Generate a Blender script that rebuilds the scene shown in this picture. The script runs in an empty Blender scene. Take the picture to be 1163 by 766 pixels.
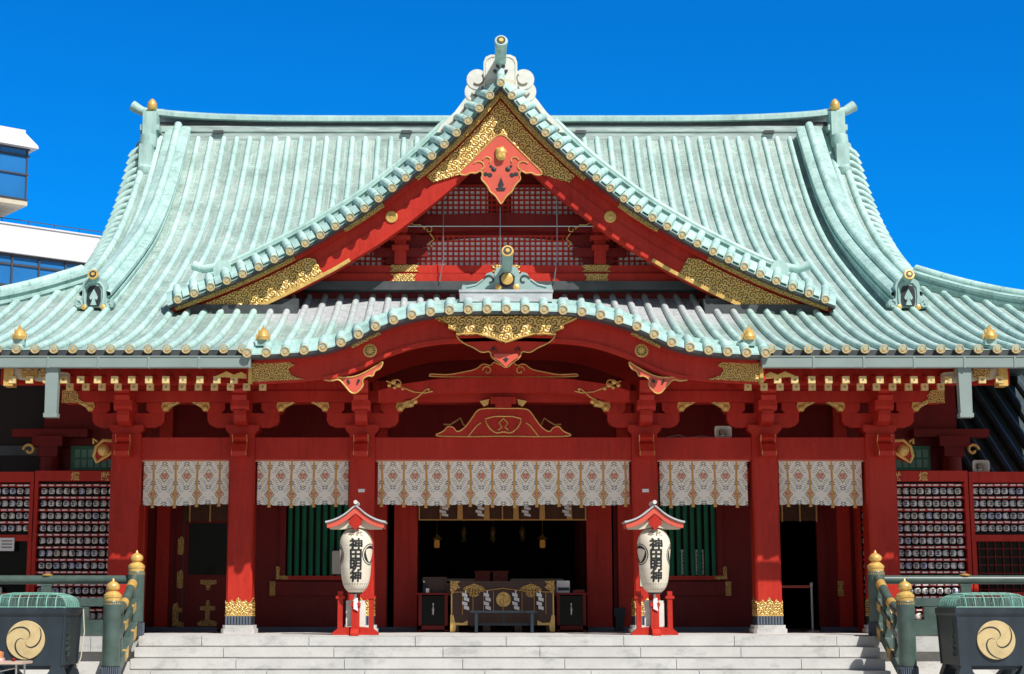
import bpy, bmesh, math, random
from math import sin, cos, pi, radians, sqrt, atan2, hypot
random.seed(7)
SC = bpy.context.scene
COL = SC.collection

# ------------------------------------------------------------------ camera, world, sun, exposure
F_PX, W_PX = 1890.0, 1163.0
cam_d = bpy.data.cameras.new("camera")
cam = bpy.data.objects.new("camera", cam_d)
COL.objects.link(cam)
cam.location = (-0.68, -31.0, 0.5)
cam.rotation_euler = (radians(90) + math.atan(306.0 / F_PX), 0, 0)
cam_d.sensor_width = 36.0
cam_d.sensor_fit = 'HORIZONTAL'
cam_d.lens = 36.0 * F_PX / W_PX
cam_d.shift_x = (581.5 - 530.0) / W_PX
cam_d.clip_end = 3000
SC.camera = cam

SUN_EL, SUN_AZ = radians(49.5), radians(33.0)      # azimuth: from -Y (camera side) towards +X
sun_d = bpy.data.lights.new("sun", 'SUN')
sun_d.energy = 4.9
sun_d.angle = radians(0.53)
sun_d.color = (1.0, 0.955, 0.89)
sun = bpy.data.objects.new("sun", sun_d)
COL.objects.link(sun)
sun.location = (20, -40, 40)
sun.rotation_euler = (radians(90) - SUN_EL, 0, SUN_AZ)

world = bpy.data.worlds.new("World")
SC.world = world
world.use_nodes = True
wn = world.node_tree
wn.nodes.clear()
sky = wn.nodes.new('ShaderNodeTexSky')
sky.sky_type = 'NISHITA'
sky.sun_disc = False
sky.sun_elevation = SUN_EL
sky.sun_rotation = pi - SUN_AZ
sky.air_density = 1.0
sky.dust_density = 0.3
sky.ozone_density = 3.0
tint = wn.nodes.new('ShaderNodeMix')
tint.data_type = 'RGBA'
tint.blend_type = 'MULTIPLY'
tint.inputs[0].default_value = 1.0
geo = wn.nodes.new('ShaderNodeTexCoord')
sxyz = wn.nodes.new('ShaderNodeSeparateXYZ')
wn.links.new(geo.outputs['Generated'], sxyz.inputs[0])
mr = wn.nodes.new('ShaderNodeMapRange')          # 0 towards the sun's half of the sky, 1 opposite it
mr.interpolation_type = 'SMOOTHSTEP'
mr.inputs[1].default_value = -0.05; mr.inputs[2].default_value = 0.55
wn.links.new(sxyz.outputs[1], mr.inputs[0])
tc = wn.nodes.new('ShaderNodeMix'); tc.data_type = 'RGBA'
tc.inputs[6].default_value = (0.53, 0.49, 0.46, 1)
tc.inputs[7].default_value = (0.010, 0.68, 1.42, 1)
wn.links.new(mr.outputs[0], tc.inputs[0])
wn.links.new(tc.outputs[2], tint.inputs[7])
wn.links.new(sky.outputs[0], tint.inputs[6])
bg = wn.nodes.new('ShaderNodeBackground')
bg.inputs[1].default_value = 0.105
wo = wn.nodes.new('ShaderNodeOutputWorld')
wn.links.new(tint.outputs[2], bg.inputs[0])
wn.links.new(bg.outputs[0], wo.inputs[0])

SC.view_settings.view_transform = 'Standard'
SC.view_settings.look = 'None'
SC.view_settings.exposure = 0.15
SC.view_settings.gamma = 1.0

# ------------------------------------------------------------------ shader-node arithmetic
class N:
    def __init__(s, t, o): s.t, s.o = t, o
    def _m(s, op, *a):
        n = s.t.nodes.new('ShaderNodeMath'); n.operation = op
        for i, x in enumerate((s,) + a):
            if isinstance(x, N): s.t.links.new(x.o, n.inputs[i])
            else: n.inputs[i].default_value = x
        return N(s.t, n.outputs[0])
    def __add__(s, b): return s._m('ADD', b)
    def __sub__(s, b): return s._m('SUBTRACT', b)
    def __mul__(s, b): return s._m('MULTIPLY', b)
    def __truediv__(s, b): return s._m('DIVIDE', b)
    def abs(s): return s._m('ABSOLUTE')
    def frac(s): return s._m('FRACT')
    def sin(s): return s._m('SINE')
    def lt(s, b): return s._m('LESS_THAN', b)
    def gt(s, b): return s._m('GREATER_THAN', b)
    def max(s, b): return s._m('MAXIMUM', b)
    def min(s, b): return s._m('MINIMUM', b)
    def at2(s, b): return s._m('ARCTAN2', b)
    def sqrt(s): return s._m('SQRT')
    def pw(s, b): return s._m('POWER', b)

class Mat:
    """principled material with a few procedural helpers"""
    def __init__(s, name, col, rough=0.5, metal=0.0, spec=0.5):
        s.m = bpy.data.materials.new(name); s.m.use_nodes = True
        s.t = s.m.node_tree
        s.b = s.t.nodes['Principled BSDF']
        s.b.inputs['Base Color'].default_value = (*col, 1)
        s.b.inputs['Roughness'].default_value = rough
        s.b.inputs['Metallic'].default_value = metal
        s.b.inputs['Specular IOR Level'].default_value = spec
        s.col = col
    def coord(s, kind='Object'):
        n = s.t.nodes.new('ShaderNodeTexCoord'); return n.outputs[kind]
    def mapped(s, sock, scale):
        n = s.t.nodes.new('ShaderNodeMapping'); s.t.links.new(sock, n.inputs[0])
        n.inputs['Scale'].default_value = scale; return n.outputs[0]
    def sep(s, sock):
        n = s.t.nodes.new('ShaderNodeSeparateXYZ'); s.t.links.new(sock, n.inputs[0])
        return [N(s.t, o) for o in n.outputs]
    def noise(s, sock, scale, detail=4, rough=0.6):
        n = s.t.nodes.new('ShaderNodeTexNoise'); s.t.links.new(sock, n.inputs['Vector'])
        n.inputs['Scale'].default_value = scale; n.inputs['Detail'].default_value = detail
        n.inputs['Roughness'].default_value = rough
        return N(s.t, n.outputs[0])
    def ramp(s, fac, stops):
        n = s.t.nodes.new('ShaderNodeValToRGB'); s.t.links.new(fac.o, n.inputs[0])
        e = n.color_ramp.elements
        while len(e) < len(stops): e.new(0.5)
        for i, (p, c) in enumerate(stops):
            e[i].position = p; e[i].color = (*c, 1)
        return n.outputs[0]
    def mix(s, fac, a, b, mode='MIX'):
        n = s.t.nodes.new('ShaderNodeMix'); n.data_type = 'RGBA'; n.blend_type = mode
        for i, x in ((0, fac), (6, a), (7, b)):
            if isinstance(x, N): s.t.links.new(x.o, n.inputs[i])
            elif isinstance(x, (int, float)): n.inputs[i].default_value = x
            elif isinstance(x, tuple): n.inputs[i].default_value = (*x, 1)
            else: s.t.links.new(x, n.inputs[i])
        return n.outputs[2]
    def setc(s, sock): s.t.links.new(sock, s.b.inputs['Base Color'])
    def bump(s, fac, strength=0.3, dist=0.01):
        n = s.t.nodes.new('ShaderNodeBump'); n.inputs['Strength'].default_value = strength
        n.inputs['Distance'].default_value = dist
        s.t.links.new(fac.o, n.inputs['Height']); s.t.links.new(n.outputs[0], s.b.inputs['Normal'])
    def weathered(s):
        o = s.coord()
        a = s.noise(s.mapped(o, (1, 1, 0.35)), 0.9, 6, 0.65); b = s.noise(s.mapped(o, (5, 5, 0.6)), 2.5, 5, 0.6); g = s.noise(o, 14, 4, 0.7)
        f = a * 0.5 + b * 0.3 + g * 0.2
        c = s.col
        s.setc(s.ramp(f, [(0.36, tuple(x * 0.70 for x in c)), (0.5, c), (0.64, (c[0] * 1.12, c[1] * 1.5, c[2] * 1.4))]))
        r = g * 0.3 + 0.30; s.t.links.new(r.o, s.b.inputs['Roughness'])
        s.bump(b, 0.12, 0.01)
    def mottle(s, amt=0.2, scale=3.0, rough_var=0.0, stretch=(1, 1, 1), bump=0.0):
        c = s.mapped(s.coord(), stretch)
        f = s.noise(c, scale, 6)
        lo = tuple(x * (1 - amt) for x in s.col); hi = tuple(min(1, x * (1 + amt)) for x in s.col)
        s.setc(s.ramp(f, [(0.3, lo), (0.7, hi)]))
        if rough_var:
            r = f * rough_var + (s.b.inputs['Roughness'].default_value - rough_var / 2)
            s.t.links.new(r.o, s.b.inputs['Roughness'])
        if bump: s.bump(s.noise(c, scale * 6, 3), bump, 0.01)
        return s

M = {}
def mk(name, col, rough=0.5, metal=0.0, amt=0.15, scale=3.0, spec=0.5, stretch=(1, 1, 1), rv=0.1, bump=0.0):
    m = Mat(name, col, rough, metal, spec); m.mottle(amt, scale, rv, stretch, bump); M[name] = m.m; return m

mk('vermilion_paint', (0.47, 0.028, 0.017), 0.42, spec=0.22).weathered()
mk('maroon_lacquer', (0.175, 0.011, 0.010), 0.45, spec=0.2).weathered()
mk('pale_red_paint', (0.62, 0.095, 0.060), 0.45, amt=0.08)
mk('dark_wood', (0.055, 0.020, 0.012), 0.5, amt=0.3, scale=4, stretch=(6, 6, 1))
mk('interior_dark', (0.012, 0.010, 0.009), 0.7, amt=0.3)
mk('green_paint', (0.018, 0.20, 0.105), 0.5, amt=0.15, scale=2)
mk('rail_paint', (0.066, 0.105, 0.092), 0.36, amt=0.25, scale=4, spec=0.4)
mk('iron_black', (0.020, 0.024, 0.028), 0.5, amt=0.35, scale=8)
mk('bronze_blue', (0.024, 0.036, 0.048), 0.42, 0.1, amt=0.35, scale=2.5, rv=0.2, stretch=(1, 1, 0.35))
mk('mesh_green', (0.16, 0.36, 0.30), 0.55, amt=0.2)
mk('gutter_paint', (0.235, 0.30, 0.285), 0.5, amt=0.08, scale=2)
mk('flashing', (0.055, 0.062, 0.066), 0.6, amt=0.3, scale=4)
mk('white_plaster', (0.66, 0.68, 0.62), 0.75, amt=0.14, scale=5)
mk('white_board', (0.66, 0.66, 0.68), 0.7, amt=0.06)
mk('white_paper', (0.80, 0.80, 0.80), 0.8, amt=0.03)
mk('black_ink', (0.012, 0.014, 0.014), 0.6, amt=0.2)
mk('faded_ink', (0.24, 0.20, 0.16), 0.7, amt=0.3)
mk('brown_cloth', (0.085, 0.035, 0.018), 0.85, amt=0.2, scale=8)
mk('orange_tape', (0.62, 0.34, 0.10), 0.75, amt=0.15, scale=20)
mk('gold_plain', (0.70, 0.45, 0.13), 0.36, 0.28, amt=0.22, scale=9, rv=0.25)
mk('bone_paint', (0.60, 0.55, 0.42), 0.6, amt=0.1)
mk('slate_sill', (0.11, 0.14, 0.19), 0.5, amt=0.15)
mk('blue_paint', (0.006, 0.020, 0.032), 0.5, amt=0.1)
mk('grey_plastic', (0.55, 0.54, 0.48), 0.5, amt=0.06)
mk('steel', (0.5, 0.5, 0.5), 0.3, 0.8, amt=0.05)
mk('orange_pack', (0.70, 0.28, 0.10), 0.6, amt=0.25, scale=18)
mk('pink_pack', (0.75, 0.42, 0.38), 0.6, amt=0.25, scale=18)
mk('table_top', (0.55, 0.42, 0.33), 0.6, amt=0.12)
mk('concrete_white', (0.70, 0.70, 0.72), 0.8, amt=0.05, scale=0.6)
mk('mullion_dark', (0.05, 0.055, 0.07), 0.5, amt=0.1)
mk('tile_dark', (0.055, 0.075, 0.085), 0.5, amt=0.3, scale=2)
mk('brocade', (0.25, 0.05, 0.03), 0.7, amt=0.6, scale=22)
mk('lead_grey', (0.46, 0.48, 0.50), 0.6, amt=0.22, scale=3, stretch=(1, 1, 3))
mk('ridge_grey', (0.36, 0.445, 0.425), 0.6, amt=0.4, scale=3, stretch=(0.5, 1, 4))
mk('cap_bronze', (0.50, 0.40, 0.215), 0.45, 0.2, amt=0.35, scale=7)
mk('gold_crest', (0.60, 0.465, 0.235), 0.5, 0.1, amt=0.16, scale=5)
mk('gold_pale', (0.74, 0.56, 0.24), 0.45, 0.15, amt=0.2, scale=9)
mk('copper_shade', (0.29, 0.43, 0.41), 0.6, amt=0.15, scale=2)

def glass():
    m = Mat('window_glass', (0.02, 0.17, 0.46), 0.06, 0.0, 0.6); m.mottle(0.25, 0.15); M['window_glass'] = m.m  # blue tint also holds the deep sky reflection, put into the base colour
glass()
def dark_glass():
    m = Mat('door_glass', (0.006, 0.008, 0.008), 0.12, 0.0, 0.12); M['door_glass'] = m.m
dark_glass()
def lamp_glow():
    m = Mat('lamp_glow', (0.5, 0.2, 0.05)); m.b.inputs['Emission Color'].default_value = (1, 0.42, 0.08, 1)
    m.b.inputs['Emission Strength'].default_value = 0.09; M['lamp_glow'] = m.m
lamp_glow()

def copper(name, base, pale, pans):
    m = Mat(name, base, 0.55, 0.0, 0.35)
    obj = m.coord(); uv = m.coord('UV')
    n1 = m.noise(obj, 1.3, 8, 0.65)
    n2 = m.noise(m.mapped(obj, (9, 9, 1.2)), 1.0, 6)
    f = n1 * 0.6 + n2 * 0.4
    dk = tuple(x * 0.70 for x in base)
    c = m.ramp(f, [(0.36, dk), (0.50, base), (0.62, pale)])
    if pans:
        br = m.t.nodes.new('ShaderNodeTexBrick')
        m.t.links.new(uv, br.inputs['Vector'])
        br.inputs['Scale'].default_value = 1.0
        br.inputs['Brick Width'].default_value = 0.19
        br.inputs['Row Height'].default_value = 0.085
        br.inputs['Mortar Size'].default_value = 0.009
        br.inputs['Mortar Smooth'].default_value = 0.3
        br.inputs['Color1'].default_value = (1, 1, 1, 1)
        br.inputs['Color2'].default_value = (0.86, 0.87, 0.86, 1)
        br.inputs['Mortar'].default_value = (0.68, 0.71, 0.69, 1)
        c = m.mix(1.0, c, br.outputs[0], 'MULTIPLY')
        st = m.noise(m.mapped(obj, (2.2, 0.5, 0.5)), 1.1, 6, 0.7)
        st = (st - 0.585) * 6.0
        st = st.max(0.0).min(0.55)
        c = m.mix(st * 0.6, c, (0.30, 0.26, 0.20))
        gr = (m.noise(m.mapped(obj, (3.0, 0.7, 0.7)), 0.8, 7, 0.7) - 0.5) * 5.0
        c = m.mix(gr.max(0.0).min(0.5), c, (0.38, 0.45, 0.425))
        uu, vv, _ = m.sep(uv)
        wnz = m.t.nodes.new('ShaderNodeTexWhiteNoise'); wnz.noise_dimensions = '1D'
        strip = ((uu + 0.01) / 0.325)._m('FLOOR'); m.t.links.new(strip.o, wnz.inputs['W'])
        c = m.mix(N(m.t, wnz.outputs['Value']) * 0.22, c, (0.20, 0.235, 0.225))
        cv = m.t.nodes.new('ShaderNodeCombineXYZ'); m.t.links.new((uu * 16.0).o, cv.inputs[0]); m.t.links.new((vv * 0.45).o, cv.inputs[1])
        run = (m.noise(cv.outputs[0], 1.0, 5, 0.6) - 0.52) * 4.0
        c = m.mix(run.max(0.0).min(0.5), c, (0.50, 0.62, 0.58))
        fac = N(m.t, br.outputs['Fac'])
        m.bump(fac * -1.0 + n1 * 0.6, 0.35, 0.012)
    else:
        st = (m.noise(obj, 2.4, 6, 0.7) - 0.60) * 6.0
        c = m.mix(st.max(0.0).min(0.45), c, (0.33, 0.36, 0.32))
        _, sy, _z = m.sep(obj)
        seam = ((sy + n1 * 0.05) / 0.46).frac().lt(0.045) * sy.lt(9.6)
        c = m.mix(seam * 0.45, c, (0.16, 0.24, 0.22))
        grime = (m.noise(m.mapped(obj, (7, 1.0, 1.0)), 0.9, 6, 0.7) - 0.55) * 4.0
        c = m.mix(grime.max(0.0).min(0.22), c, (0.27, 0.36, 0.33))
        m.bump(n2, 0.15, 0.01)
    # newer, pale lead-grey sheets at the foot of the dormer gable
    ox, oy, oz = m.sep(obj)
    wob = m.noise(obj, 1.5, 4) * 0.5
    patch = ((oz + wob) - 5.95)._m('MULTIPLY', 3.0).max(0.0).min(1.0) * oy.lt(2.45) * ox.abs().lt(4.6) * oz.lt(6.75)
    if name != 'copper_box': c = m.mix(patch * 0.75, c, m.ramp(n2, [(0.3, (0.36, 0.37, 0.39)), (0.7, (0.60, 0.60, 0.63))]))
    m.setc(c); M[name] = m.m
copper('copper_pan', (0.325, 0.435, 0.400), (0.47, 0.59, 0.55), True)
copper('copper_roll', (0.430, 0.640, 0.595), (0.55, 0.735, 0.69), False)
copper('copper_box', (0.365, 0.550, 0.515), (0.46, 0.64, 0.60), False)

def filigree(name, scale, ink, cover=-0.15):
    m = Mat(name, (0.72, 0.46, 0.13), 0.38, 0.5, 0.5)
    x, y, z = m.sep(m.coord())
    cx = m.t.nodes.new('ShaderNodeCombineXYZ')
    m.t.links.new(x.o, cx.inputs[0]); m.t.links.new(z.o, cx.inputs[1])
    v = m.t.nodes.new('ShaderNodeTexVoronoi'); v.voronoi_dimensions = '2D'
    v.inputs['Scale'].default_value = scale; v.inputs['Randomness'].default_value = 0.55
    m.t.links.new(cx.outputs[0], v.inputs['Vector'])
    px, py, _ = m.sep(v.outputs['Position'])
    dx, dy = x - px, z - py
    r = (dx * dx + dy * dy).sqrt() * scale
    a = dy.at2(dx)
    s = (a * 2.0 + r * 15.0).sin()
    edge = N(m.t, v.outputs['Distance'])
    mask = s.lt(cover)
    f = m.noise(m.coord(), 9, 4)
    g = m.ramp(f, [(0.3, (0.66, 0.42, 0.09)), (0.7, (0.85, 0.60, 0.21))])
    m.setc(m.mix(mask, g, ink))
    inv = mask * -1.0 + 1.0
    mt = inv * 0.22
    m.t.links.new(mt.o, m.b.inputs['Metallic'])
    m.bump(s, 0.5, 0.012)
    M[name] = m.m
filigree('gold_filigree', 7.5, (0.17, 0.07, 0.014), -0.45)
filigree('gold_filigree_fine', 12.0, (0.22, 0.085, 0.02), -0.35)

def curtain_cloth():
    m = Mat('curtain_cloth', (0.68, 0.66, 0.60), 0.9, 0.0, 0.1)
    u, v, _ = m.sep(m.coord('UV'))
    PU, PV = 0.4115, 0.74
    def cell(ou, ov):
        a = ((u / PU + ou).frac() - 0.5) * PU
        b = ((v / PV + ov).frac() - 0.5) * PV
        return a, b
    def lat(ou, ov):
        a, b = cell(ou, ov)
        return a, b, a.abs() / 0.098 + b.abs() / 0.135
    a1, b1, d1 = lat(0.0, 0.423)
    a2, b2, d2 = lat(0.5, 0.946)
    d = d1.min(d2)
    near1 = d1.lt(d2)
    inv = near1 * -1.0 + 1.0
    a = a1 * near1 + a2 * inv
    b = b1 * near1 + b2 * inv
    base = (0.94, 0.915, 0.82)
    c = m.mix((d - 0.88).abs().lt(0.11), base, (0.33, 0.27, 0.035))
    r = (a * a + b * b).sqrt()
    ang = b.at2(a)
    swirl = (ang * 3.0 + r * 75.0).sin().gt(0.3)
    c = m.mix(r.lt(0.058), c, (0.62, 0.12, 0.09))
    c = m.mix(r.lt(0.050) * swirl, c, (0.75, 0.50, 0.42))
    def leaf(lv, hw, ph):
        band = (d - lv).abs().lt(hw)
        q = (a.abs() / 0.098 - b.abs() / 0.135) * 0.5
        dash = (q * 26.0 + ph).sin().gt(0.35)
        return band * dash * a.abs().gt(0.035) * b.abs().gt(0.05)
    c = m.mix(leaf(1.42, 0.085, 0.0), c, (0.025, 0.095, 0.06))
    c = m.mix(leaf(1.72, 0.085, 2.6), c, (0.025, 0.095, 0.06))
    c = m.mix(leaf(2.02, 0.07, 0.9), c, (0.025, 0.095, 0.06))
    spr = a.abs().lt(0.05) * (b.abs() - 0.225).abs().lt(0.055) * ((b.abs() * 150.0 + a.abs() * 90.0).sin().gt(0.0)) * a.abs().gt(0.006)
    c = m.mix(spr, c, (0.025, 0.095, 0.06))
    n = m.noise(m.coord('UV'), 60, 3)
    c = m.mix(0.12, c, m.ramp(n, [(0.3, (0.45, 0.45, 0.42)), (0.7, (0.8, 0.78, 0.7))]))
    m.setc(c); M['curtain_cloth'] = m.m
curtain_cloth()

def lantern_paper():
    m = Mat('lantern_paper', (0.72, 0.66, 0.53), 0.7, 0.0, 0.2)
    x, y, z = m.sep(m.coord())
    rib = (z * (2 * pi / 0.026)).sin()
    n = m.noise(m.coord(), 4, 5)
    m.setc(m.ramp(n, [(0.3, (0.64, 0.57, 0.44)), (0.7, (0.80, 0.75, 0.64))]))
    m.bump(rib, 0.16, 0.005); M['lantern_paper'] = m.m
lantern_paper()

def small_paper():
    m = Mat('small_paper', (0.8, 0.8, 0.8), 0.8, 0.0, 0.2)
    n = m.t.nodes.new('ShaderNodeObjectInfo')
    m.setc(m.ramp(N(m.t, n.outputs['Random']), [(0.0, (0.82, 0.80, 0.74)), (0.35, (0.70, 0.72, 0.70)), (0.7, (0.84, 0.84, 0.84)), (0.85, (0.55, 0.62, 0.80)), (1.0, (0.78, 0.72, 0.60))]))
    M['small_paper'] = m.m
small_paper()
def granite(name, c0, c1, grey):
    m = Mat(name, c0, 0.75, 0.0, 0.3)
    o = m.coord()
    f = m.noise(o, 1.7, 8, 0.7); g = m.noise(o, 90, 2)
    c = m.ramp(f, [(0.3, c0), (0.7, c1)])
    c = m.mix(0.25, c, m.ramp(g, [(0.4, grey), (0.6, c1)]))
    st = (m.noise(m.mapped(o, (1.5, 1, 3)), 1.2, 6, 0.7) - 0.54) * 4.0
    c = m.mix(st.max(0.0).min(0.45), c, tuple(x * 0.55 for x in c0))
    m.setc(c); m.bump(g, 0.1, 0.004); M[name] = m.m
granite('granite', (0.47, 0.468, 0.455), (0.63, 0.628, 0.61), (0.34, 0.34, 0.335))
granite('plaza_stone', (0.43, 0.41, 0.37), (0.52, 0.50, 0.46), (0.28, 0.27, 0.25))
granite('marble_panel', (0.62, 0.61, 0.58), (0.74, 0.73, 0.70), (0.5, 0.5, 0.48))

# ------------------------------------------------------------------ mesh builder
WL = {}   # world location of each object (things sit at their base, children at the same origin)

class MB:
    def __init__(s): s.v, s.f, s.mi, s.uv, s.mats = [], [], [], [], []
    def mat(s, name):
        if name not in s.mats: s.mats.append(name)
        return s.mats.index(name)
    def add(s, vs, fs, m, uvs=None):
        b = len(s.v); s.v += [tuple(p) for p in vs]; k = s.mat(m)
        for i, f in enumerate(fs):
            s.f.append(tuple(b + j for j in f)); s.mi.append(k)
            s.uv.append([uvs[j] for j in f] if uvs else None)
    def box(s, x0, x1, y0, y1, z0, z1, m):
        vs = [(x, y, z) for z in (z0, z1) for y in (y0, y1) for x in (x0, x1)]
        s.add(vs, [(0, 2, 3, 1), (4, 5, 7, 6), (0, 1, 5, 4), (2, 6, 7, 3), (0, 4, 6, 2), (1, 3, 7, 5)], m)
    def prism(s, poly, a, b, m, plane='xz'):
        n = len(poly)
        def p(q, t):
            return (q[0], t, q[1]) if plane == 'xz' else (q[0], q[1], t) if plane == 'xy' else (t, q[0], q[1])
        vs = [p(q, a) for q in poly] + [p(q, b) for q in poly]
        fs = [tuple(range(n))[::-1], tuple(range(n, 2 * n))] + [(i, (i + 1) % n, n + (i + 1) % n, n + i) for i in range(n)]
        s.add(vs, fs, m)
    def tube(s, path, r, m, n=8, cap=True, half=None):
        rings = []
        L = len(path)
        rr = r if isinstance(r, (list, tuple)) else [r] * L
        pu = None
        for i, p in enumerate(path):
            a = path[max(i - 1, 0)]; c = path[min(i + 1, L - 1)]
            d = [c[k] - a[k] for k in range(3)]; l = sqrt(sum(x * x for x in d)) or 1; d = [x / l for x in d]
            if pu is None:
                up = (0, 0, 1) if abs(d[2]) < 0.9 else (0, 1, 0)
                pu = up
            q = pu
            dt = sum(q[k] * d[k] for k in range(3))
            u = [q[k] - dt * d[k] for k in range(3)]; lu = sqrt(sum(x * x for x in u)) or 1; u = [x / lu for x in u]
            w = [d[1] * u[2] - d[2] * u[1], d[2] * u[0] - d[0] * u[2], d[0] * u[1] - d[1] * u[0]]
            pu = tuple(u)
            rings.append([[p[k] + rr[i] * (cos(t) * w[k] + sin(t) * u[k]) for k in range(3)] for t in [2 * pi * j / n for j in range(n)]])
        vs = [v for g in rings for v in g]
        fs = [(i * n + j, i * n + (j + 1) % n, (i + 1) * n + (j + 1) % n, (i + 1) * n + j) for i in range(L - 1) for j in range(n)]
        if cap: fs += [tuple(range(n))[::-1], tuple((L - 1) * n + j for j in range(n))]
        s.add(vs, fs, m)
    def lathe(s, prof, c, m, n=16, axis='z'):
        vs = []
        for r, h in prof:
            for j in range(n):
                t = 2 * pi * j / n
                if axis == 'z': vs.append((c[0] + r * cos(t), c[1] + r * sin(t), c[2] + h))
                else: vs.append((c[0] + r * cos(t), c[1] + h, c[2] + r * sin(t)))
        L = len(prof)
        fs = [(i * n + j, i * n + (j + 1) % n, (i + 1) * n + (j + 1) % n, (i + 1) * n + j) for i in range(L - 1) for j in range(n)]
        fs += [tuple(range(n))[::-1], tuple((L - 1) * n + j for j in range(n))]
        s.add(vs, fs, m)
    def grid(s, rows, m, uv=None):
        R, C = len(rows), len(rows[0])
        vs = [p for r in rows for p in r]
        fs = [(i * C + j, i * C + j + 1, (i + 1) * C + j + 1, (i + 1) * C + j) for i in range(R - 1) for j in range(C - 1)]
        s.add(vs, fs, m, [q for r in uv for q in r] if uv else None)
    def build(s, name, parent=None, smooth=True, loc=None, ang=38, recalc=True):
        org = WL[parent.name] if parent is not None else (loc or (0, 0, 0))
        me = bpy.data.meshes.new(name)
        me.from_pydata([(x - org[0], y - org[1], z - org[2]) for x, y, z in s.v], [], s.f)
        for n in s.mats: me.materials.append(M[n])
        for p, k in zip(me.polygons, s.mi): p.material_index = k
        if any(u is not None for u in s.uv):
            lay = me.uv_layers.new(name='UVMap'); i = 0
            for p, u in zip(me.polygons, s.uv):
                for k in range(len(p.vertices)):
                    lay.data[p.loop_start + k].uv = u[k] if u else (0, 0)
        if recalc:
            bm = bmesh.new(); bm.from_mesh(me)
            bmesh.ops.recalc_face_normals(bm, faces=bm.faces); bm.to_mesh(me); bm.free()
        if smooth:
            for p in me.polygons: p.use_smooth = True
            me.set_sharp_from_angle(angle=radians(ang))
        o = bpy.data.objects.new(name, me); COL.objects.link(o)
        if parent is not None: o.parent = parent
        else: o.location = org
        WL[o.name] = org
        return o

def thing(name, label, cat, loc=(0, 0, 0), group=None):
    o = bpy.data.objects.new(name, None); COL.objects.link(o)
    o.empty_display_size = 0.2; o.location = loc; WL[o.name] = tuple(loc)
    o['label'] = label; o['category'] = cat
    if group: o['group'] = group
    return o
def tag(o, label, cat, group=None):
    o['label'] = label; o['category'] = cat
    if group: o['group'] = group
    return o
def struct(o):
    o['kind'] = 'structure'; return o
def dup(o, parent, off=(0, 0, 0)):
    c = o.copy(); COL.objects.link(c); c.parent = parent
    c.location = off; WL[c.name] = tuple(WL[parent.name][k] + off[k] for k in range(3)); return c
def dup_tree(root, loc, label=None):
    r = root.copy(); COL.objects.link(r); r.location = loc; WL[r.name] = tuple(loc)
    if label: r['label'] = label
    for ch in list(root.children):
        c = ch.copy(); COL.objects.link(c); c.parent = r
        for g in list(ch.children):
            d = g.copy(); COL.objects.link(d); d.parent = c
    return r

# ------------------------------------------------------------------ curves
def chaikin(p, it=2):
    for _ in range(it):
        q = []
        for i in range(len(p)):
            a, b = p[i], p[(i + 1) % len(p)]
            q += [(a[0] * .75 + b[0] * .25, a[1] * .75 + b[1] * .25), (a[0] * .25 + b[0] * .75, a[1] * .25 + b[1] * .75)]
        p = q
    return p
class Curve:
    def __init__(s, pts): s.x = [p[0] for p in pts]; s.y = [p[1] for p in pts]
    def __call__(s, t):
        x, y = s.x, s.y; n = len(x)
        if t <= x[0]: return y[0] + (t - x[0]) * (y[1] - y[0]) / (x[1] - x[0])
        if t >= x[-1]: return y[-1] + (t - x[-1]) * (y[-1] - y[-2]) / (x[-1] - x[-2])
        i = max(k for k in range(n - 1) if x[k] <= t)
        h = x[i + 1] - x[i]
        def sl(k):
            a, b = max(k - 1, 0), min(k + 1, n - 1); return (y[b] - y[a]) / (x[b] - x[a])
        u = (t - x[i]) / h; m0, m1 = sl(i) * h, sl(i + 1) * h
        return (2*u**3 - 3*u*u + 1) * y[i] + (u**3 - 2*u*u + u) * m0 + (-2*u**3 + 3*u*u) * y[i + 1] + (u**3 - u*u) * m1
    def inv(s, v, lo=None, hi=None):
        lo = s.x[0] if lo is None else lo; hi = s.x[-1] if hi is None else hi
        for _ in range(40):
            m = (lo + hi) / 2
            if s(m) < v: lo = m
            else: hi = m
        return (lo + hi) / 2

P = Curve([(-2.6, 4.87), (-1.6, 5.14), (-0.6, 5.46), (0.5, 5.88), (1.8, 6.45), (3.4, 7.22), (5.0, 8.05), (6.3, 8.83), (7.6, 9.84), (8.6, 10.83), (9.4, 11.76), (10.0, 12.47)])
KC = Curve([(x * 1.0145, 0.5 + (z - 0.5) * 1.0145) for x, z in
            [(0.0, 5.47), (0.34, 5.47), (0.67, 5.46), (0.99, 5.45), (1.31, 5.42), (1.64, 5.36), (1.95, 5.27), (2.27, 5.15), (2.55, 5.01), (2.84, 4.88), (3.17, 4.80), (3.48, 4.76), (3.81, 4.735), (4.13, 4.72), (4.49, 4.715)]])
CC = Curve([(0.0, 10.77), (0.23, 10.49), (0.44, 10.23), (0.69, 9.94), (0.95, 9.67), (1.21, 9.42), (1.47, 9.17), (1.75, 8.93), (2.05, 8.69), (2.34, 8.46), (2.65, 8.23), (2.95, 8.03), (3.28, 7.83), (3.59, 7.64), (3.92, 7.46), (4.24, 7.29), (4.57, 7.12), (4.9, 6.96), (5.24, 6.81), (5.57, 6.67), (5.93, 6.53), (6.27, 6.40), (6.61, 6.27)])

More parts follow.
